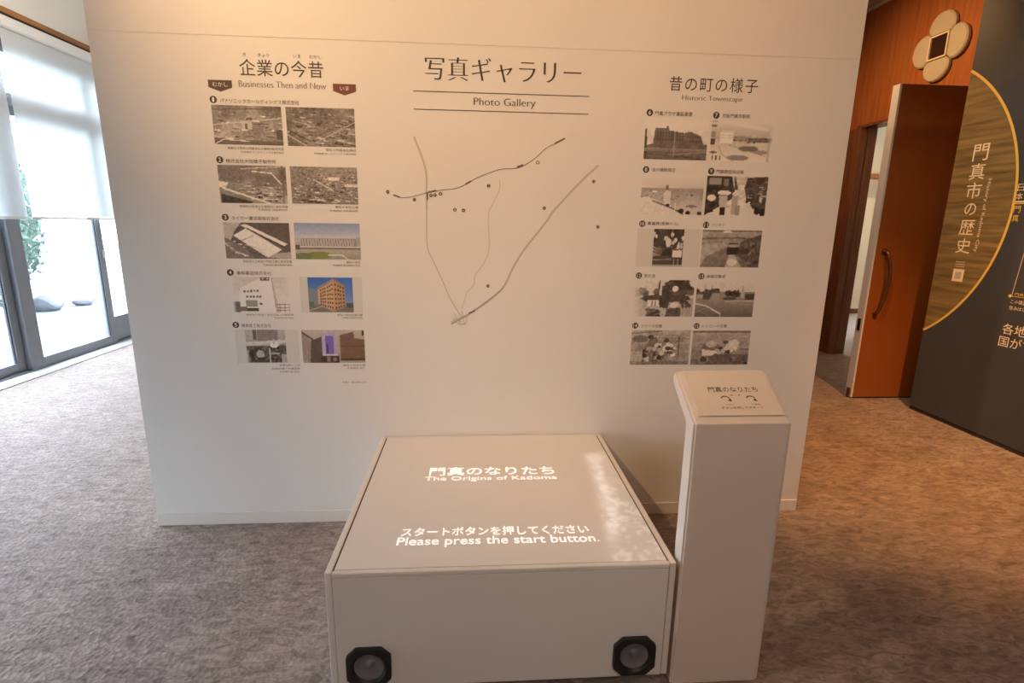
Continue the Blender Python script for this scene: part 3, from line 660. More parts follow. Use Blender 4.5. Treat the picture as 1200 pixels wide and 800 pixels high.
for n, (k, (x0, z0, x1, z1, lab)) in enumerate(PH.items()):
    w = max(24, int(GW * (x1 - x0) / 0.285)); h = GH
    im = Im(w + 1, h + 1, (.6, .6, .6), 100 + n); P_[k](im); a = np.clip(im.a, 0, 1)
    if k not in ('3b', '4b', '5b'): a = np.clip((a - .5) * (1.6 if k in ('1a', '1b', '2a', '2b', '14', '15') else 1.35) + .53, 0, 1)
    g = a.mean(2, keepdims=True)
    if k not in ('3b', '4b', '5b'):
        a = np.array((0.19, 0.145, 0.12)) * (1 - g) + np.array((0.93, 0.91, 0.885)) * g      # warm black-and-white print
    else:
        a = a * .9 + .03
    if k in ('4a', '6', '7', '8', '12'):      # these prints fade out into the paper at some edges
        f = np.minimum(np.clip(im.v / .22, 0, 1) if k != '4a' else 1, 1) if k not in ('12',) else np.clip(im.u / .18, 0, 1)
        if k in ('7', '4a'): f = np.minimum(f, np.clip((1 - im.u) / .08, 0, 1))
        if k == '4a': f = np.minimum(np.clip((1 - im.u) / .1, 0, 1), np.clip(im.u / .06, 0, 1)) * .9
        f = np.asarray(f)[..., None]; a = a * f + np.array((.89, .875, .855)) * (1 - f)
    a = np.where(a <= 0.04045, a / 12.92, ((a + 0.055) / 1.055) ** 2.4)
    a = a[::-1]                                # row 0 at the bottom
    X, Zz = np.meshgrid(np.linspace(x0, x1, w + 1), np.linspace(z0, z1, h + 1))
    co = np.stack([X, np.full_like(X, PY - 0.0007), Zz], -1).reshape(-1, 3) - np.array(part.location)
    idx = np.arange((w + 1) * (h + 1)).reshape(h + 1, w + 1)
    fc = np.stack([idx[:-1, :-1], idx[:-1, 1:], idx[1:, 1:], idx[1:, :-1]], -1).reshape(-1, 4)
    me = bpy.data.meshes.new('photograph'); me.from_pydata(co.tolist(), [], fc.tolist())
    ca = me.color_attributes.new('Col', 'FLOAT_COLOR', 'POINT')
    ca.data.foreach_set('color', np.concatenate([a.reshape(-1, 3), np.ones((len(co), 1))], 1).ravel())
    me.materials.append(M['photo'])
    o = bpy.data.objects.new('photograph', me); COL.objects.link(o); o.parent = part; o['label'] = lab
for x0, z0, x1, z1 in ((-0.777, 1.042, -0.505, 1.203), (-1.078, 0.806, -0.799, 0.963), (0.739, 1.262, 1.037, 1.433)):
    flat('pale_mount', MB().poly([(x0, PY - 0.0004, z0), (x1, PY - 0.0004, z0), (x1, PY - 0.0004, z1), (x0, PY - 0.0004, z1)]), M['mat_tint'], part, NW)

# --- captions
for body, x, z, w, h in (('パナソニックホールディングス株式会社', -0.884, 1.922, 0.318, 0.018), ('株式会社大阪螺子製作所', -0.940, 1.686, 0.205, 0.017), ('タイガー魔法瓶株式会社', -0.943, 1.452, 0.199, 0.017),
                         ('東和薬品株式会社', -0.969, 1.217, 0.150, 0.017), ('橋本鉄工株式会社', -0.980, 0.982, 0.129, 0.017), ('門真プラザ建設風景', 0.866, 1.923, 0.166, 0.018), ('京阪門真市駅前', 1.147, 1.921, 0.125, 0.017),
                         ('古川橋駅周辺', 0.839, 1.689, 0.106, 0.017), ('門真銀座商店街', 1.144, 1.687, 0.127, 0.017), ('薫蓋樟(東側クス)', 0.854, 1.455, 0.142, 0.018), ('バッタリ', 1.111, 1.454, 0.056, 0.014),
                         ('宮の池', 0.809, 1.219, 0.052, 0.017), ('幸福交差点', 1.126, 1.219, 0.090, 0.017), ('クワイの収穫', 0.835, 0.982, 0.101, 0.016), ('レンコンの収穫', 1.143, 0.983, 0.121, 0.016)):
    wt(body, x, z, w, h, m='ink_brown', name='photo_title', res=2)
for body, x, z, w, h in (('昭和三十年代の門真本社工場周辺航空写真', -0.915, 1.738, 0.227, 0.011), ('写真提供 ホールディングス株式会社', -0.890, 1.723, 0.176, 0.008), ('現在の門真本社周辺', -0.566, 1.739, 0.125, 0.011), ('写真提供 ホールディングス株式会社', -0.591, 1.724, 0.175, 0.008),
                         ('昭和四十年頃の工場周辺の航空写真', -0.903, 1.502, 0.201, 0.011), ('写真提供 大阪製作所', -0.866, 1.489, 0.124, 0.008), ('現在の本社工場', -0.554, 1.505, 0.098, 0.011), ('写真提供 大阪製作所', -0.566, 1.489, 0.121, 0.008),
                         ('昭和四十三年頃の門真工場の航空写真', -0.907, 1.268, 0.208, 0.011), ('写真提供 魔法瓶株式会社', -0.864, 1.253, 0.125, 0.008), ('現在の本社', -0.537, 1.268, 0.062, 0.012), ('写真提供 魔法瓶株式会社', -0.567, 1.254, 0.120, 0.008),
                         ('昭和五十年頃の本社社屋の外観風景', -0.916, 1.031, 0.205, 0.009), ('写真提供 株式会社', -0.855, 1.017, 0.085, 0.008), ('現在の本社社屋外観', -0.564, 1.031, 0.113, 0.011), ('写真提供 薬品株式会社', -0.554, 1.018, 0.093, 0.008),
                         ('創業当時の工場', -0.847, 0.797, 0.091, 0.010), ('昭和初期の作業風景', -0.864, 0.781, 0.124, 0.010), ('写真提供 株式会社', -0.849, 0.766, 0.090, 0.008), ('現在の会社外観', -0.556, 0.796, 0.100, 0.010), ('写真提供 会社', -0.548, 0.782, 0.083, 0.008),
                         ('※写真の一部は提供による', -0.560, 0.714, 0.113, 0.009)):
    wt(body, x, z, w, h, m='ink_brown', name='caption_line', res=1)


def disc_poly(x, z, r, lift, n=20):
    return MB().poly([(x + r * math.cos(2 * math.pi * k / n), PY - lift, z + r * math.sin(2 * math.pi * k / n)) for k in range(n)])


for n, x, z in [(1, -1.069, 1.925), (2, -1.067, 1.69), (3, -1.068, 1.455), (4, -1.07, 1.219), (5, -1.069, 0.985), (6, 0.759, 1.925), (7, 1.057, 1.922), (8, 0.759, 1.689), (9, 1.057, 1.688), (10, 0.758, 1.454), (11, 1.056, 1.453), (12, 0.758, 1.22), (13, 1.056, 1.219), (14, 0.757, 0.984), (15, 1.055, 0.983)]:
    bd = flat('number_badge', disc_poly(x, z, 0.0145, 0.0006), M['ink'], part, NW)
    wt(str(n), x, z, 0.008 if n == 1 else (0.011 if n < 10 else 0.017), 0.017, m='paper', name='digit', parent=bd, lift=0.0012, bold=0.01)

# --- the printed map
def W3(pts): return [(x, PY, z) for x, z in pts]
A = [(-0.258, 1.802), (-0.228, 1.725), (-0.209, 1.655), (-0.209, 1.566), (-0.21, 1.503), (-0.211, 1.346), (-0.186, 1.28), (-0.135, 1.166), (-0.116, 1.117), (-0.064, 1.028)]
B = [(0.544, 1.702), (0.494, 1.656), (0.43, 1.591), (0.347, 1.498), (0.319, 1.455), (0.216, 1.322), (0.169, 1.24), (0.131, 1.162), (0.073, 1.108), (-0.025, 1.038), (-0.108, 0.991)]
Cc = [(0.109, 1.63), (0.108, 1.59), (0.08, 1.53), (0.061, 1.479), (0.065, 1.349), (0.053, 1.292), (0.024, 1.244), (0.002, 1.215), (-0.005, 1.171), (-0.034, 1.137), (-0.059, 1.058)]
RL = [(-0.356, 1.559), (-0.329, 1.552), (-0.287, 1.551), (-0.208, 1.572), (-0.153, 1.583), (-0.079, 1.593), (-0.032, 1.614), (0.014, 1.64), (0.107, 1.675), (0.181, 1.682), (0.219, 1.697), (0.265, 1.727), (0.31, 1.768), (0.356, 1.791), (0.388, 1.807)]
flat('map_road', strip(MB(), smooth_line(W3(A[:5])), 0.008, NW), M['mapgrey'], part, NW)
flat('map_road', strip(MB(), smooth_line(W3(A[4:])), 0.0045, NW), M['mapgrey'], part, NW)
flat('map_road', strip(MB(), smooth_line(W3(B)), 0.009, NW, 0.0005), M['mapgrey'], part, NW)
flat('map_road', strip(MB(), smooth_line(W3(B[7:])), 0.004, NW, 0.0009), M['map_dark'], part, NW)
flat('map_river', strip(MB(), smooth_line(W3(Cc)), 0.0045, NW, 0.0004), M['mapgrey_light'], part, NW)
flat('map_railway', strip(MB(), smooth_line(W3(RL)), 0.0020, NW, 0.0011), M['ink_brown'], part, NW)
for a, b in (((-0.351, 1.560), (-0.325, 1.551)), ((-0.201, 1.575), (-0.167, 1.582)), ((-0.04, 1.611), (-0.016, 1.624)), ((0.184, 1.687), (0.211, 1.697)), ((0.347, 1.788), (0.391, 1.810)), ((-0.027, 1.041), (0.002, 1.053)), ((-0.206, 1.574), (-0.205, 1.541))):
    flat('map_station', strip(MB(), W3([a, b]), 0.0065, NW, 0.0013), M['ink_soft'], part, NW)
for pts in ([(-0.093, 1.038), (-0.064, 0.988), (-0.035, 0.999), (-0.039, 1.028)], [(-0.103, 1.013), (-0.069, 0.988), (-0.04, 0.989)], [(-0.11, 1.0), (-0.05, 1.03)], [(-0.1, 1.02), (-0.06, 1.0)], [(-0.06, 1.05), (-0.045, 0.985)]):
    flat('map_lane', strip(MB(), W3(pts), 0.0035, NW, 0.0007), M['mapgrey'], part, NW)
for k, (x, z) in enumerate([(-0.376, 1.573), (-0.262, 1.542), (-0.19, 1.561), (-0.173, 1.563), (-0.149, 1.569), (-0.087, 1.502), (-0.049, 1.5), (0.061, 1.606), (0.275, 1.708), (0.526, 1.633), (0.309, 1.515), (0.555, 1.437), (0.06, 1.167)]):
    mk = flat('map_marker', disc_poly(x, z, 0.0075, 0.0016, 14), M['ink'], part, NW)
    wt(str((14, 11, 9, 5, 3, 8, 6, 2, 1, 13, 10, 15, 12)[k]), x, z, 0.0075, 0.0085, m='paper', name='digit', parent=mk, lift=0.0022, res=1)

# ------------------------------------------------------------------ projection table
TX0, TX1, TY0, TY1, TZ = -0.440, 0.616, 1.401, 2.418, 0.443
tb = thing('projection_table', (0.088, 1.91, 0), 'low broad beige box table with white words projected on its top', 'display table')
obj('plinth', MB().box((TX0 + 0.05, TY0 + 0.05, 0), (TX1 - 0.05, TY1 - 0.02, 0.038)), M['gap'], tb)
ft = bmesh.new()
obj('front_panel', MB().box((TX0 + 0.022, TY0, 0.038), (TX1 - 0.022, TY0 + 0.02, TZ - 0.018)), M['laminate'], tb, bevel=0.002)
obj('side_panel', MB().box((TX0, TY0 + 0.002, 0.038), (TX0 + 0.020, TY1, TZ - 0.001)), M['laminate_edge'], tb, bevel=0.0025)
obj('side_panel', MB().box((TX1 - 0.020, TY0 + 0.002, 0.038), (TX1, TY1, TZ - 0.001)), M['laminate_edge'], tb, bevel=0.0025)
obj('back_panel', MB().box((TX0 + 0.022, TY1 - 0.02, 0.038), (TX1 - 0.022, TY1, TZ - 0.018)), M['laminate'], tb)
obj('front_rim', MB().box((TX0 + 0.021, TY0 - 0.001, TZ - 0.0175), (TX1 - 0.021, TY0 + 0.016, TZ - 0.0005)), M['laminate_edge'], tb, bevel=0.004)
obj('back_rim', MB().box((TX0 + 0.021, TY1 - 0.012, TZ - 0.0175), (TX1 - 0.021, TY1, TZ + 0.001)), M['laminate_edge'], tb, bevel=0.002)
obj('shadow_gap', MB().box((TX0 + 0.0202, TY0 + 0.017, TZ - 0.03), (TX0 + 0.0255, TY1 - 0.0125, TZ - 0.0035)), M['gap'], tb)
obj('shadow_gap', MB().box((TX1 - 0.0255, TY0 + 0.017, TZ - 0.03), (TX1 - 0.0202, TY1 - 0.0125, TZ - 0.0035)), M['gap'], tb)
# top plate: a grid so a faint projected light pattern can be painted in as emission per vertex
gx, gy = 130, 130
px0, px1, py0, py1 = TX0 + 0.026, TX1 - 0.026, TY0 + 0.0165, TY1 - 0.0125
rs = np.random.RandomState(5)
U, V = np.meshgrid(np.linspace(0, 1, gx + 1), np.linspace(0, 1, gy + 1))
X = px0 + (px1 - px0) * U; Y = py0 + (py1 - py0) * V
class _F: pass
ff = _F(); ff.u = np.clip(U, 0, .9999); ff.v = np.clip(V, 0, .9999); ff.r = rs
fl = lambda sx, sy: Im.field(ff, sx, sy)
n_big = fl(10, 8) * .6 + fl(24, 20) * .4; n_small = fl(46, 40) * .5 + fl(90, 80) * .5
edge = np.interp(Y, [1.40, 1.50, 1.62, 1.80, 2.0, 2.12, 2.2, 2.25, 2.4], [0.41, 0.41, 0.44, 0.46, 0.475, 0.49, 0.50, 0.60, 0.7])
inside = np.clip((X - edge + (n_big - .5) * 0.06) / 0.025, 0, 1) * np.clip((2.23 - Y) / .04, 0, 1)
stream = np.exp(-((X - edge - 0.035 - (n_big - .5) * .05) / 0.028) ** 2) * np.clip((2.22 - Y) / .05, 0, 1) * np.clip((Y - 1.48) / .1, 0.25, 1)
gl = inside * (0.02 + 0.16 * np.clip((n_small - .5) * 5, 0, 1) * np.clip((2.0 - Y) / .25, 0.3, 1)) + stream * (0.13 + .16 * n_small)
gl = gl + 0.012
me = bpy.data.meshes.new('top_plate'); off = Vector(tb.location)
co = np.stack([X - off.x, Y - off.y, np.full_like(X, TZ - off.z)], -1).reshape(-1, 3)
idx = np.arange((gx + 1) * (gy + 1)).reshape(gy + 1, gx + 1)
fc = np.stack([idx[:-1, :-1], idx[:-1, 1:], idx[1:, 1:], idx[1:, :-1]], -1).reshape(-1, 4).tolist()
ring = list(idx[0, :]) + list(idx[1:, -1]) + list(idx[-1, -2::-1]) + list(idx[-2:0:-1, 0])
k0 = len(co); lower = co[ring] - np.array((0, 0, 0.016)); nr = len(ring)
fc += [(int(ring[(i + 1) % nr]), int(ring[i]), k0 + i, k0 + (i + 1) % nr) for i in range(nr)]
me.from_pydata(np.concatenate([co, lower]).tolist(), [], fc)
ca = me.color_attributes.new('Glow', 'FLOAT_COLOR', 'POINT')
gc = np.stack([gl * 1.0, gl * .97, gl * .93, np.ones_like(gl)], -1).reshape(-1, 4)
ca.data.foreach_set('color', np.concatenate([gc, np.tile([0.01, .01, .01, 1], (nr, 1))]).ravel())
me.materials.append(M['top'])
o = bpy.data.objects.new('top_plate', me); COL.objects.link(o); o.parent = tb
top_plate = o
for body, x, y, w, h, b in (('門真のなりたち', 0.072, 2.040, 0.515, 0.074, 0.006), ('The Origins of Kadoma', 0.066, 1.972, 0.532, 0.042, 0.0), ('スタートボタンを押してください', 0.070, 1.600, 0.625, 0.050, 0.004), ('Please press the start button.', 0.078, 1.541, 0.655, 0.056, 0.0)):
    text('projected_lettering', body, (x, y, TZ), w, h, (1, -0.012, 0), (0, 1, 0), M['glowtext'], tb, res=4, bold=b, label='glowing white projected words')
for sx, sz in ((-0.3225, 0.1205), (0.5015, 0.1205)):
    c = 0.028; r = 0.067
    pts = [(sx - r + c, TY0 - 0.0005, sz - r), (sx + r - c, TY0 - 0.0005, sz - r), (sx + r, TY0 - 0.0005, sz - r + c), (sx + r, TY0 - 0.0005, sz + r - c), (sx + r - c, TY0 - 0.0005, sz + r), (sx - r + c, TY0 - 0.0005, sz + r), (sx - r, TY0 - 0.0005, sz + r - c), (sx - r, TY0 - 0.0005, sz - r + c)]
    # octagonal bezel with a round opening
    seg = 64; oc = []
    for k in range(seg):
        a = 2 * math.pi * (k + .5) / seg; dx, dz = math.cos(a), math.sin(a)
        t = min(r / max(abs(dx), 1e-9), r / max(abs(dz), 1e-9), (2 * r - c) / (abs(dx) + abs(dz)))
        oc.append((sx + dx * t, sz + dz * t))
    mb = MB(); v = []
    ri = 0.045
    for k in range(seg):
        a = 2 * math.pi * (k + .5) / seg
        v += [(oc[k][0], TY0 - 0.0005, oc[k][1]), (oc[k][0], TY0 - 0.014, oc[k][1]), (sx + (ri + .008) * math.cos(a), TY0 - 0.016, sz + (ri + .008) * math.sin(a)), (sx + ri * math.cos(a), TY0 - 0.009, sz + ri * math.sin(a)), (sx + ri * math.cos(a), TY0 - 0.0008, sz + ri * math.sin(a))]
    f = []
    for k in range(seg):
        k2 = (k + 1) % seg
        for j in range(4): f.append((k * 5 + j, k2 * 5 + j, k2 * 5 + j + 1, k * 5 + j + 1))
    mb.add(v, f)
    sp = obj('speaker', mb, M['black'], tb, label='black eight-sided speaker in the front panel')
    obj('cone', MB().lathe([(0.0445, 0.0088), (0.040, 0.0080), (0.034, 0.0045), (0.024, 0.0020), (0.016, 0.0015)], (sx, TY0, sz), (0, -1, 0), (0, 0, 1)), M['cone'], sp, smooth=True)
    obj('dust_cap', MB().lathe([(0.0165, 0.0018), (0.0135, 0.006), (0.008, 0.0085), (0.003, 0.0092)], (sx, TY0, sz + 0.006), (0, -1, 0), (0, 0, 1)), M['cone'], sp, smooth=True)

# ------------------------------------------------------------------ button pedestal with sloping top
ped = thing('button_pedestal', (0.77, 1.44, 0), 'slim beige pedestal with a sloping top standing right of the low table', 'pedestal')
QX0, QX1 = 0.634, 0.916
prof = [(1.400, 0.0), (1.400, 0.893), (1.574, 1.001), (1.600, 0.960), (1.470, 0.872), (1.470, 0.0)]
obj('body', MB().prism([(QX0, y, z) for y, z in prof], (QX1 - QX0, 0, 0)), M['pedestal'], ped, bevel=0.003)
prof2 = [(1.404, 0.002), (1.404, 0.8915), (1.573, 0.9965), (1.585, 0.977), (1.448, 0.886), (1.448, 0.002)]
obj('side_panel', MB().prism([(QX0 - 0.006, y, z) for y, z in prof2], (0.0058, 0, 0)), M['pedestal'], ped, bevel=0.0015)
obj('side_panel', MB().prism([(QX1 + 0.0002, y, z) for y, z in prof2], (0.0058, 0, 0)), M['pedestal'], ped, bevel=0.0015)
sl = Vector((0, 0.174, 0.108)).normalized(); sn = Vector((1, 0, 0)).cross(sl)      # up-slope and normal of the sloping top
def SP(x, s, h=0.0): return Vector((x, 1.400, 0.893)) + sl * s + sn * h
card = thing('instruction_card', tuple(SP(0.78, 0.1)), 'thin cream card with brown instructions lying on the sloping pedestal top', 'card')
cw = MB(); q = [SP(0.650, 0.026, 0.0008), SP(0.910, 0.026, 0.0008), SP(0.910, 0.203, 0.0008), SP(0.650, 0.203, 0.0008)]
obj('card_sheet', MB().prism(q, sn * 0.0045), M['card'], card, bevel=0.0008)
def st(body, x, s, w, h, **k): return text('lettering', body, SP(x, s, 0.0054), w, h, (1, 0, 0), sl, M['ink'], card, **k)
st('門真のなりたち', 0.785, 0.1245, 0.155, 0.021, res=3, spaced=True)
for x in (0.772, 0.794):
    flat('printed_dot', strip(MB(), [SP(x, 0.103, 0.0055), SP(x + 0.004, 0.100, 0.0055)], 0.0035, sn), M['ink'], card, sn)
for x in (0.750, 0.828):
    arc = [SP(x + 0.013 * math.cos(a), 0.087 + 0.011 * math.sin(a), 0.0055) for a in np.linspace(math.radians(165), math.radians(-40), 12)]
    a_ = strip(MB(), arc, 0.0032, sn)
    a_.poly([SP(x + 0.004, 0.082, 0.0061), SP(x + 0.017, 0.077, 0.0061), SP(x + 0.015, 0.086, 0.0061)])
    flat('printed_arrow', a_, M['ink'], card, sn)
st('にほんご', 0.757, 0.066, 0.026, 0.006, res=1)
st('English', 0.836, 0.066, 0.026, 0.006, res=1)
st('ボタンを押してスタート', 0.790, 0.054, 0.128, 0.009, res=2)

# ------------------------------------------------------------------ dark history panel on the right
HX, HY1, HY0 = 3.58, 3.94, 1.6
hp = thing('history_panel', (HX + 0.03, 2.8, 0), 'tall charcoal wall panel with a gold-ringed disc and vertical white lettering', 'display panel')
obj('panel_board', MB().box((HX, HY0, 0.03), (HX + 0.06, HY1, 3.3)), M['history'], hp)
obj('base_strip', MB().box((HX + 0.004, HY0 + 0.002, 0.0), (HX + 0.056, HY1 - 0.002, 0.0298)), M['gap'], hp)
NH = (-1, 0, 0); RH = (0, -1, 0)
cy, cz, cr_ = 4.553, 1.615, 1.133
al = math.acos((cy - HY1 + 0.001) / cr_)
arc = [(HX - 0.0006, cy - cr_ * math.cos(a), cz + cr_ * math.sin(a)) for a in np.linspace(-al, al, 64)]
flat('golden_field', MB().poly(arc), M['disc'], hp, NH, label='golden brown printed disc segment')
flat('gold_ring', strip(MB(), arc, 0.018, NH, 0.0008), M['gold'], hp, NH, label='thin bright gold ring line')
for k, ch in enumerate('門真市の歴史'):
    h = (0.115, 0.112, 0.112, 0.082, 0.108, 0.106)[k]
    text('lettering', ch, (HX, 3.735 - k * 0.001, 1.985 - k * 0.1305), 0.118 if ch != 'の' else 0.09, h, RH, UZ, M['cream_print'], hp, res=4, bold=0.004)
text('lettering', 'History of Kadoma City', (HX, 3.628, 1.545), 0.505, 0.034, (0, 0, -1), RH, M['cream_print'], hp, res=3)
tg = flat('printed_label', MB().poly([(HX - 0.0008, 3.772, 1.073), (HX - 0.0008, 3.682, 1.073), (HX - 0.0008, 3.682, 1.163), (HX - 0.0008, 3.772, 1.163)]), M['cream_print'], hp, NH, label='small plain cream square')
flat('inner_square', MB().poly([(HX - 0.0014, 3.752, 1.092), (HX - 0.0014, 3.702, 1.092), (HX - 0.0014, 3.702, 1.142), (HX - 0.0014, 3.752, 1.142)]), M['petal'], tg, NH)
for z in (1.215, 1.198, 1.181):
    flat('fine_print', strip(MB(), [(HX, 3.765, z), (HX, 3.69, z)], 0.005, NH), M['cream_print'], hp, NH)
for ch, y, z, m in (('日', 3.392, 1.725, 'cream_print'), ('本', 3.392, 1.668, 'cream_print'), ('門', 3.388, 1.585, 'gold'), ('真', 3.388, 1.528, 'gold')):
    text('lettering', ch, (HX, y, z), 0.045, 0.045, RH, UZ, M[m], hp, res=3)
flat('time_line', strip(MB(), [(HX, 3.425, 1.634), (HX, 1.7, 1.634)], 0.009, NH), M['cream_print'], hp, NH)
flat('time_line', strip(MB(), [(HX, 3.425, 1.622), (HX, 1.7, 1.622)], 0.007, NH), M['gold'], hp, NH, label='gold line')
flat('pointer_line', strip(MB(), [(HX, 3.268, 1.46), (HX, 3.30, 1.02)], 0.003, NH), M['cream_print'], hp, NH)
flat('pointer_line', strip(MB(), [(HX, 3.31, 1.02), (HX, 2.6, 1.02)], 0.003, NH), M['gold'], hp, NH)
flat('pointer_dot', MB().poly([(HX - 0.0009, 3.31 + 0.011 * math.cos(a), 1.02 + 0.011 * math.sin(a)) for a in np.linspace(0, 2 * math.pi, 12, endpoint=False)]), M['gold'], hp, NH)
text('fine_print', '門真のおもなできごと', (HX, 3.13, 1.036), 0.30, 0.018, RH, UZ, M['gold'], hp, res=1)
text('fine_print', 'この頃淀川の流域に人々が', (HX, 3.13, 0.985), 0.34, 0.028, RH, UZ, M['cream_print'], hp, res=1)
text('fine_print', '住みはじめ村ができました', (HX, 3.13, 0.943), 0.34, 0.028, RH, UZ, M['cream_print'], hp, res=1)
text('lettering', '各地に', (HX, 3.195, 0.800), 0.235, 0.072, RH, UZ, M['cream_print'], hp, res=3)
text('lettering', '国ができる', (HX, 3.125, 0.713), 0.39, 0.072, RH, UZ, M['cream_print'], hp, res=3)

# ------------------------------------------------------------------ open door leaf
door = struct('door_1', MB().box((3.278, 4.20, 0.012), (XR - 0.005, 4.262, 2.535)), M['door'], bevel=0.003)
obj('edge_plate', MB().box((3.262, 4.202, 0.012), (3.2775, 4.275, 2.535)), M['edge'], door, label='pale metal edge of the door leaf')
lk = obj('lock_plate', MB().box((3.2585, 4.222, 0.60), (3.2618, 4.254, 0.70)), M['black'], door)
obj('foot_bolt', MB().box((3.250, 4.215, 0.02), (3.2615, 4.25, 0.09)), M['bronze'], door)
hd = [(3.352, 4.199, 1.262), (3.352, 4.168, 1.258), (3.358, 4.150, 1.225), (3.372, 4.138, 1.15), (3.380, 4.134, 1.05), (3.376, 4.136, 0.95), (3.364, 4.145, 0.85), (3.352, 4.155, 0.785), (3.345, 4.172, 0.758), (3.345, 4.199, 0.752)]
obj('door_handle', MB().tube(smooth_line(hd, 5), 0.0135, 12), M['bronze'], door, smooth=True, label='curved bronze pull handle')
obj('handle_rose', MB().lathe([(0.026, 0.0), (0.026, 0.005), (0.015, 0.007)], (3.352, 4.1995, 1.262), (0, -1, 0), (0, 0, 1), 20), M['bronze'], door)

# ------------------------------------------------------------------ four-petal ornament on the veneer
OYc, OZc = 4.91, 3.03
orn = thing('wall_ornament', (XR - 0.03, OYc, OZc), 'cream four-petal flower fitting with a dark square centre on the red-brown wall', 'ornament')
sq = 0.098
ang = math.radians(0)
def OR(y, z, x): return (XR - x, OYc + y, OZc + z)
obj('back_plate', MB().prism([OR(y, z, 0.002) for y, z in ((-.11, -.11), (.11, -.11), (.11, .11), (-.11, .11))], (-0.03, 0, 0)), M['gap'], orn)
obj('centre_recess', MB().prism([OR(y, z, 0.0325) for y, z in ((-.088, -.088), (.088, -.088), (.088, .088), (-.088, .088))], (-0.006, 0, 0)), mat('dark_louvre', (0.035, 0.012, 0.012), 0.4, var=0.3, vscale=30, stretch=(1, 12, 1)), orn, label='dark square centre')
fr = MB()
for a, b in (((-.1, -.1), (.1, -.089)), ((-.1, .089), (.1, .1)), ((-.1, -.088), (-.089, .088)), ((.089, -.088), (.1, .088))):
    fr.box(OR(a[0], a[1], 0.052), OR(b[0], b[1], 0.0325))
obj('centre_frame', fr, M['cream_print'], orn)
for k in range(4):
    c_, s_ = math.cos(k * math.pi / 2), math.sin(k * math.pi / 2)
    pts = []
    for t in np.linspace(math.radians(-14), math.radians(194), 26):
        u = 0.136 * math.cos(t); v = 0.166 + 0.122 * math.sin(t)
        pts.append((u, v))
    pts = [(0.098, 0.104)] + pts + [(-0.098, 0.104)]
    P = [OR(u * c_ - v * s_, u * s_ + v * c_, 0.012) for u, v in pts]
    n = len(P); cen = OR(-0.18 * s_, 0.18 * c_, 0)
    inner = [tuple(Vector(p).lerp(Vector((p[0], cen[1], cen[2])), 0.09)) for p in P]
    v3 = P + [(p[0] - 0.022, p[1], p[2]) for p in P] + [(p[0] - 0.034, p[1], p[2]) for p in inner]
    f = [(i, (i + 1) % n, n + (i + 1) % n, n + i) for i in range(n)] + [(n + i, n + (i + 1) % n, 2 * n + (i + 1) % n, 2 * n + i) for i in range(n)] + [tuple(range(2 * n, 3 * n)), tuple(range(n))[::-1]]
    obj('petal', MB().add(v3, f), M['petal'], orn)

# ------------------------------------------------------------------ roller blinds
for k, (a, b, zb_, lab) in enumerate(((5.345, 7.44, 1.416, 'white roller blind half lowered over the far window beside the partition'), (2.87, 5.318, 1.416, 'white roller blind cut by the left photo edge, nearer of the two'), (0.52, 2.84, 1.416, 'white roller blind half lowered over the window nearest the viewer'))):
    rb = thing('roller_blind', (XL + 0.07, (a + b) / 2, zb_), lab, 'blind', 'roller blinds over the garden windows')
    obj('cassette', MB().prism([(XL + 0.001, a, 3.04), (XL + 0.001, a, 3.145), (XL + 0.075, a, 3.145), (XL + 0.095, a, 3.125), (XL + 0.095, a, 3.055), (XL + 0.08, a, 3.04)], (0, b - a, 0)), M['board'], rb, bevel=0.003)
    obj('blind_fabric', MB().box((XL + 0.060, a + 0.012, zb_ + 0.022), (XL + 0.0615, b - 0.012, 3.05)), M['blind'], rb)
    obj('bottom_bar', MB().box((XL + 0.054, a + 0.012, zb_), (XL + 0.067, b - 0.012, zb_ + 0.021)), M['paper'], rb, bevel=0.003)

# ------------------------------------------------------------------ outside: terrace, hedge, shrubs, stones
struct('terrace_ground', MB().box((-30, -14, -0.16), (XL - 0.23, 30, -0.05)), M['concrete'])
rnd = random.Random(3)


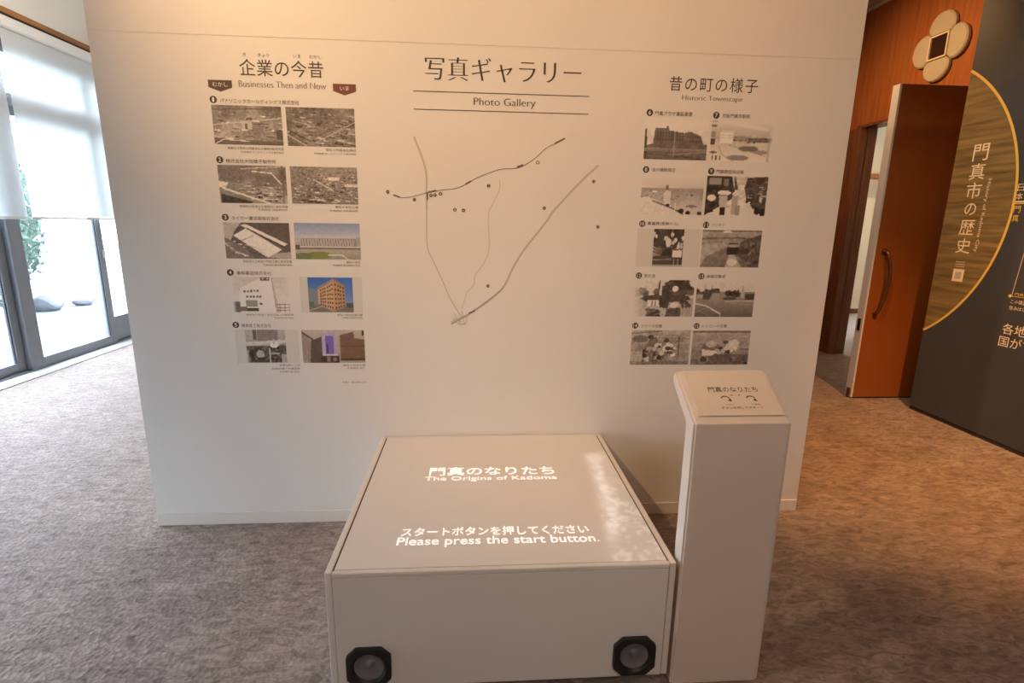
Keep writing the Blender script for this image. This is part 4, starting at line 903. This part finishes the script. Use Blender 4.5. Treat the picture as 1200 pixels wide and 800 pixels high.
def shrub(name, c, rx, ry, h, nl, label, lean=(0, 0), cat='shrub'):
    t = thing(name, (c[0], c[1], -0.05), label, cat)
    stm = MB(); tips = []
    for k in range(6):
        a = rnd.uniform(0, 6.28); q = rnd.uniform(.3, .8)
        tip = Vector((c[0] + rx * q * math.cos(a) + lean[0], c[1] + ry * q * math.sin(a) + lean[1], h * rnd.uniform(.6, .9)))
        b0 = Vector((c[0] + 0.05 * math.cos(a), c[1] + 0.05 * math.sin(a), -0.05)); md = b0.lerp(tip, .5) + Vector((rnd.uniform(-.08, .08), rnd.uniform(-.08, .08), .1))
        stm.tube([b0, md, tip], [0.03, 0.02, 0.008], 6); tips.append(tip)
    obj('stem', stm, M['bark'], t)
    lf = MB()
    for k in range(nl):
        th = rnd.uniform(0, 6.28); ph = math.acos(rnd.uniform(-1, 1)); r = rnd.uniform(.55, 1) ** .5
        zf = .5 + .5 * math.cos(ph) * r
        p = Vector((c[0] + rx * r * math.sin(ph) * math.cos(th) + lean[0] * zf, c[1] + ry * r * math.sin(ph) * math.sin(th) + lean[1] * zf, 0.12 + (h - .12) * zf))
        d = Vector((rnd.gauss(0, 1), rnd.gauss(0, 1), rnd.gauss(0.4, 1))).normalized(); e = d.orthogonal().normalized(); s = rnd.uniform(.04, .08)
        lf.add([p, p + d * s + e * s * .4, p + d * s * 2, p + d * s - e * s * .4], [(0, 1, 2, 3)])
    lf.flat = True
    obj('foliage', lf, M['leaf'], t, kind='stuff')
    return t


shrub('leafy_shrub', (-7.3, 8.25, 0), 0.8, 1.15, 2.7, 4200, 'tall pale green shrub outside the glass, nearest the left photo edge')
shrub('leafy_shrub', (-9.2, 10.9, 0), 0.9, 0.9, 3.2, 2600, 'tall hazy green shrub behind the stones, seen between the two window bars', (0.0, -0.4))
shrub('leafy_shrub', (-9.2, 8.0, 0), 1.0, 1.0, 2.2, 1800, 'broad low shrub far behind on the terrace edge at the left')


def rock(c, r, label, seed):
    bm = bmesh.new(); bmesh.ops.create_icosphere(bm, subdivisions=3, radius=1)
    rr = random.Random(seed); dirs = [(Vector((rr.gauss(0, 1), rr.gauss(0, 1), rr.gauss(0, 1))).normalized(), rr.uniform(.72, .95)) for _ in range(14)]
    for v in bm.verts:
        n = v.co.normalized(); m = 1.0
        for d, q in dirs:
            k = n.dot(d)
            if k > q: m = min(m, q / k)
        v.co = Vector((n.x * r[0] * m, n.y * r[1] * m, n.z * r[2] * m))
        v.co += Vector((c[0], c[1], c[2]))
    me = bpy.data.meshes.new('garden_stone'); bm.to_mesh(me); bm.free(); me.materials.append(M['stone'])
    me.transform(Matrix.Translation((-c[0], -c[1], -c[2])))
    o = bpy.data.objects.new('garden_stone', me); COL.objects.link(o); o.location = c
    return tag(o, label, 'stone', 'stones on the terrace')


rock((-6.9, 9.05, 0.06), (0.22, 0.26, 0.15), 'large grey garden stone at the foot of the outdoor shrub', 1)
rock((-6.75, 9.62, 0.02), (0.16, 0.18, 0.10), 'small grey garden stone right of the large one outside', 4)
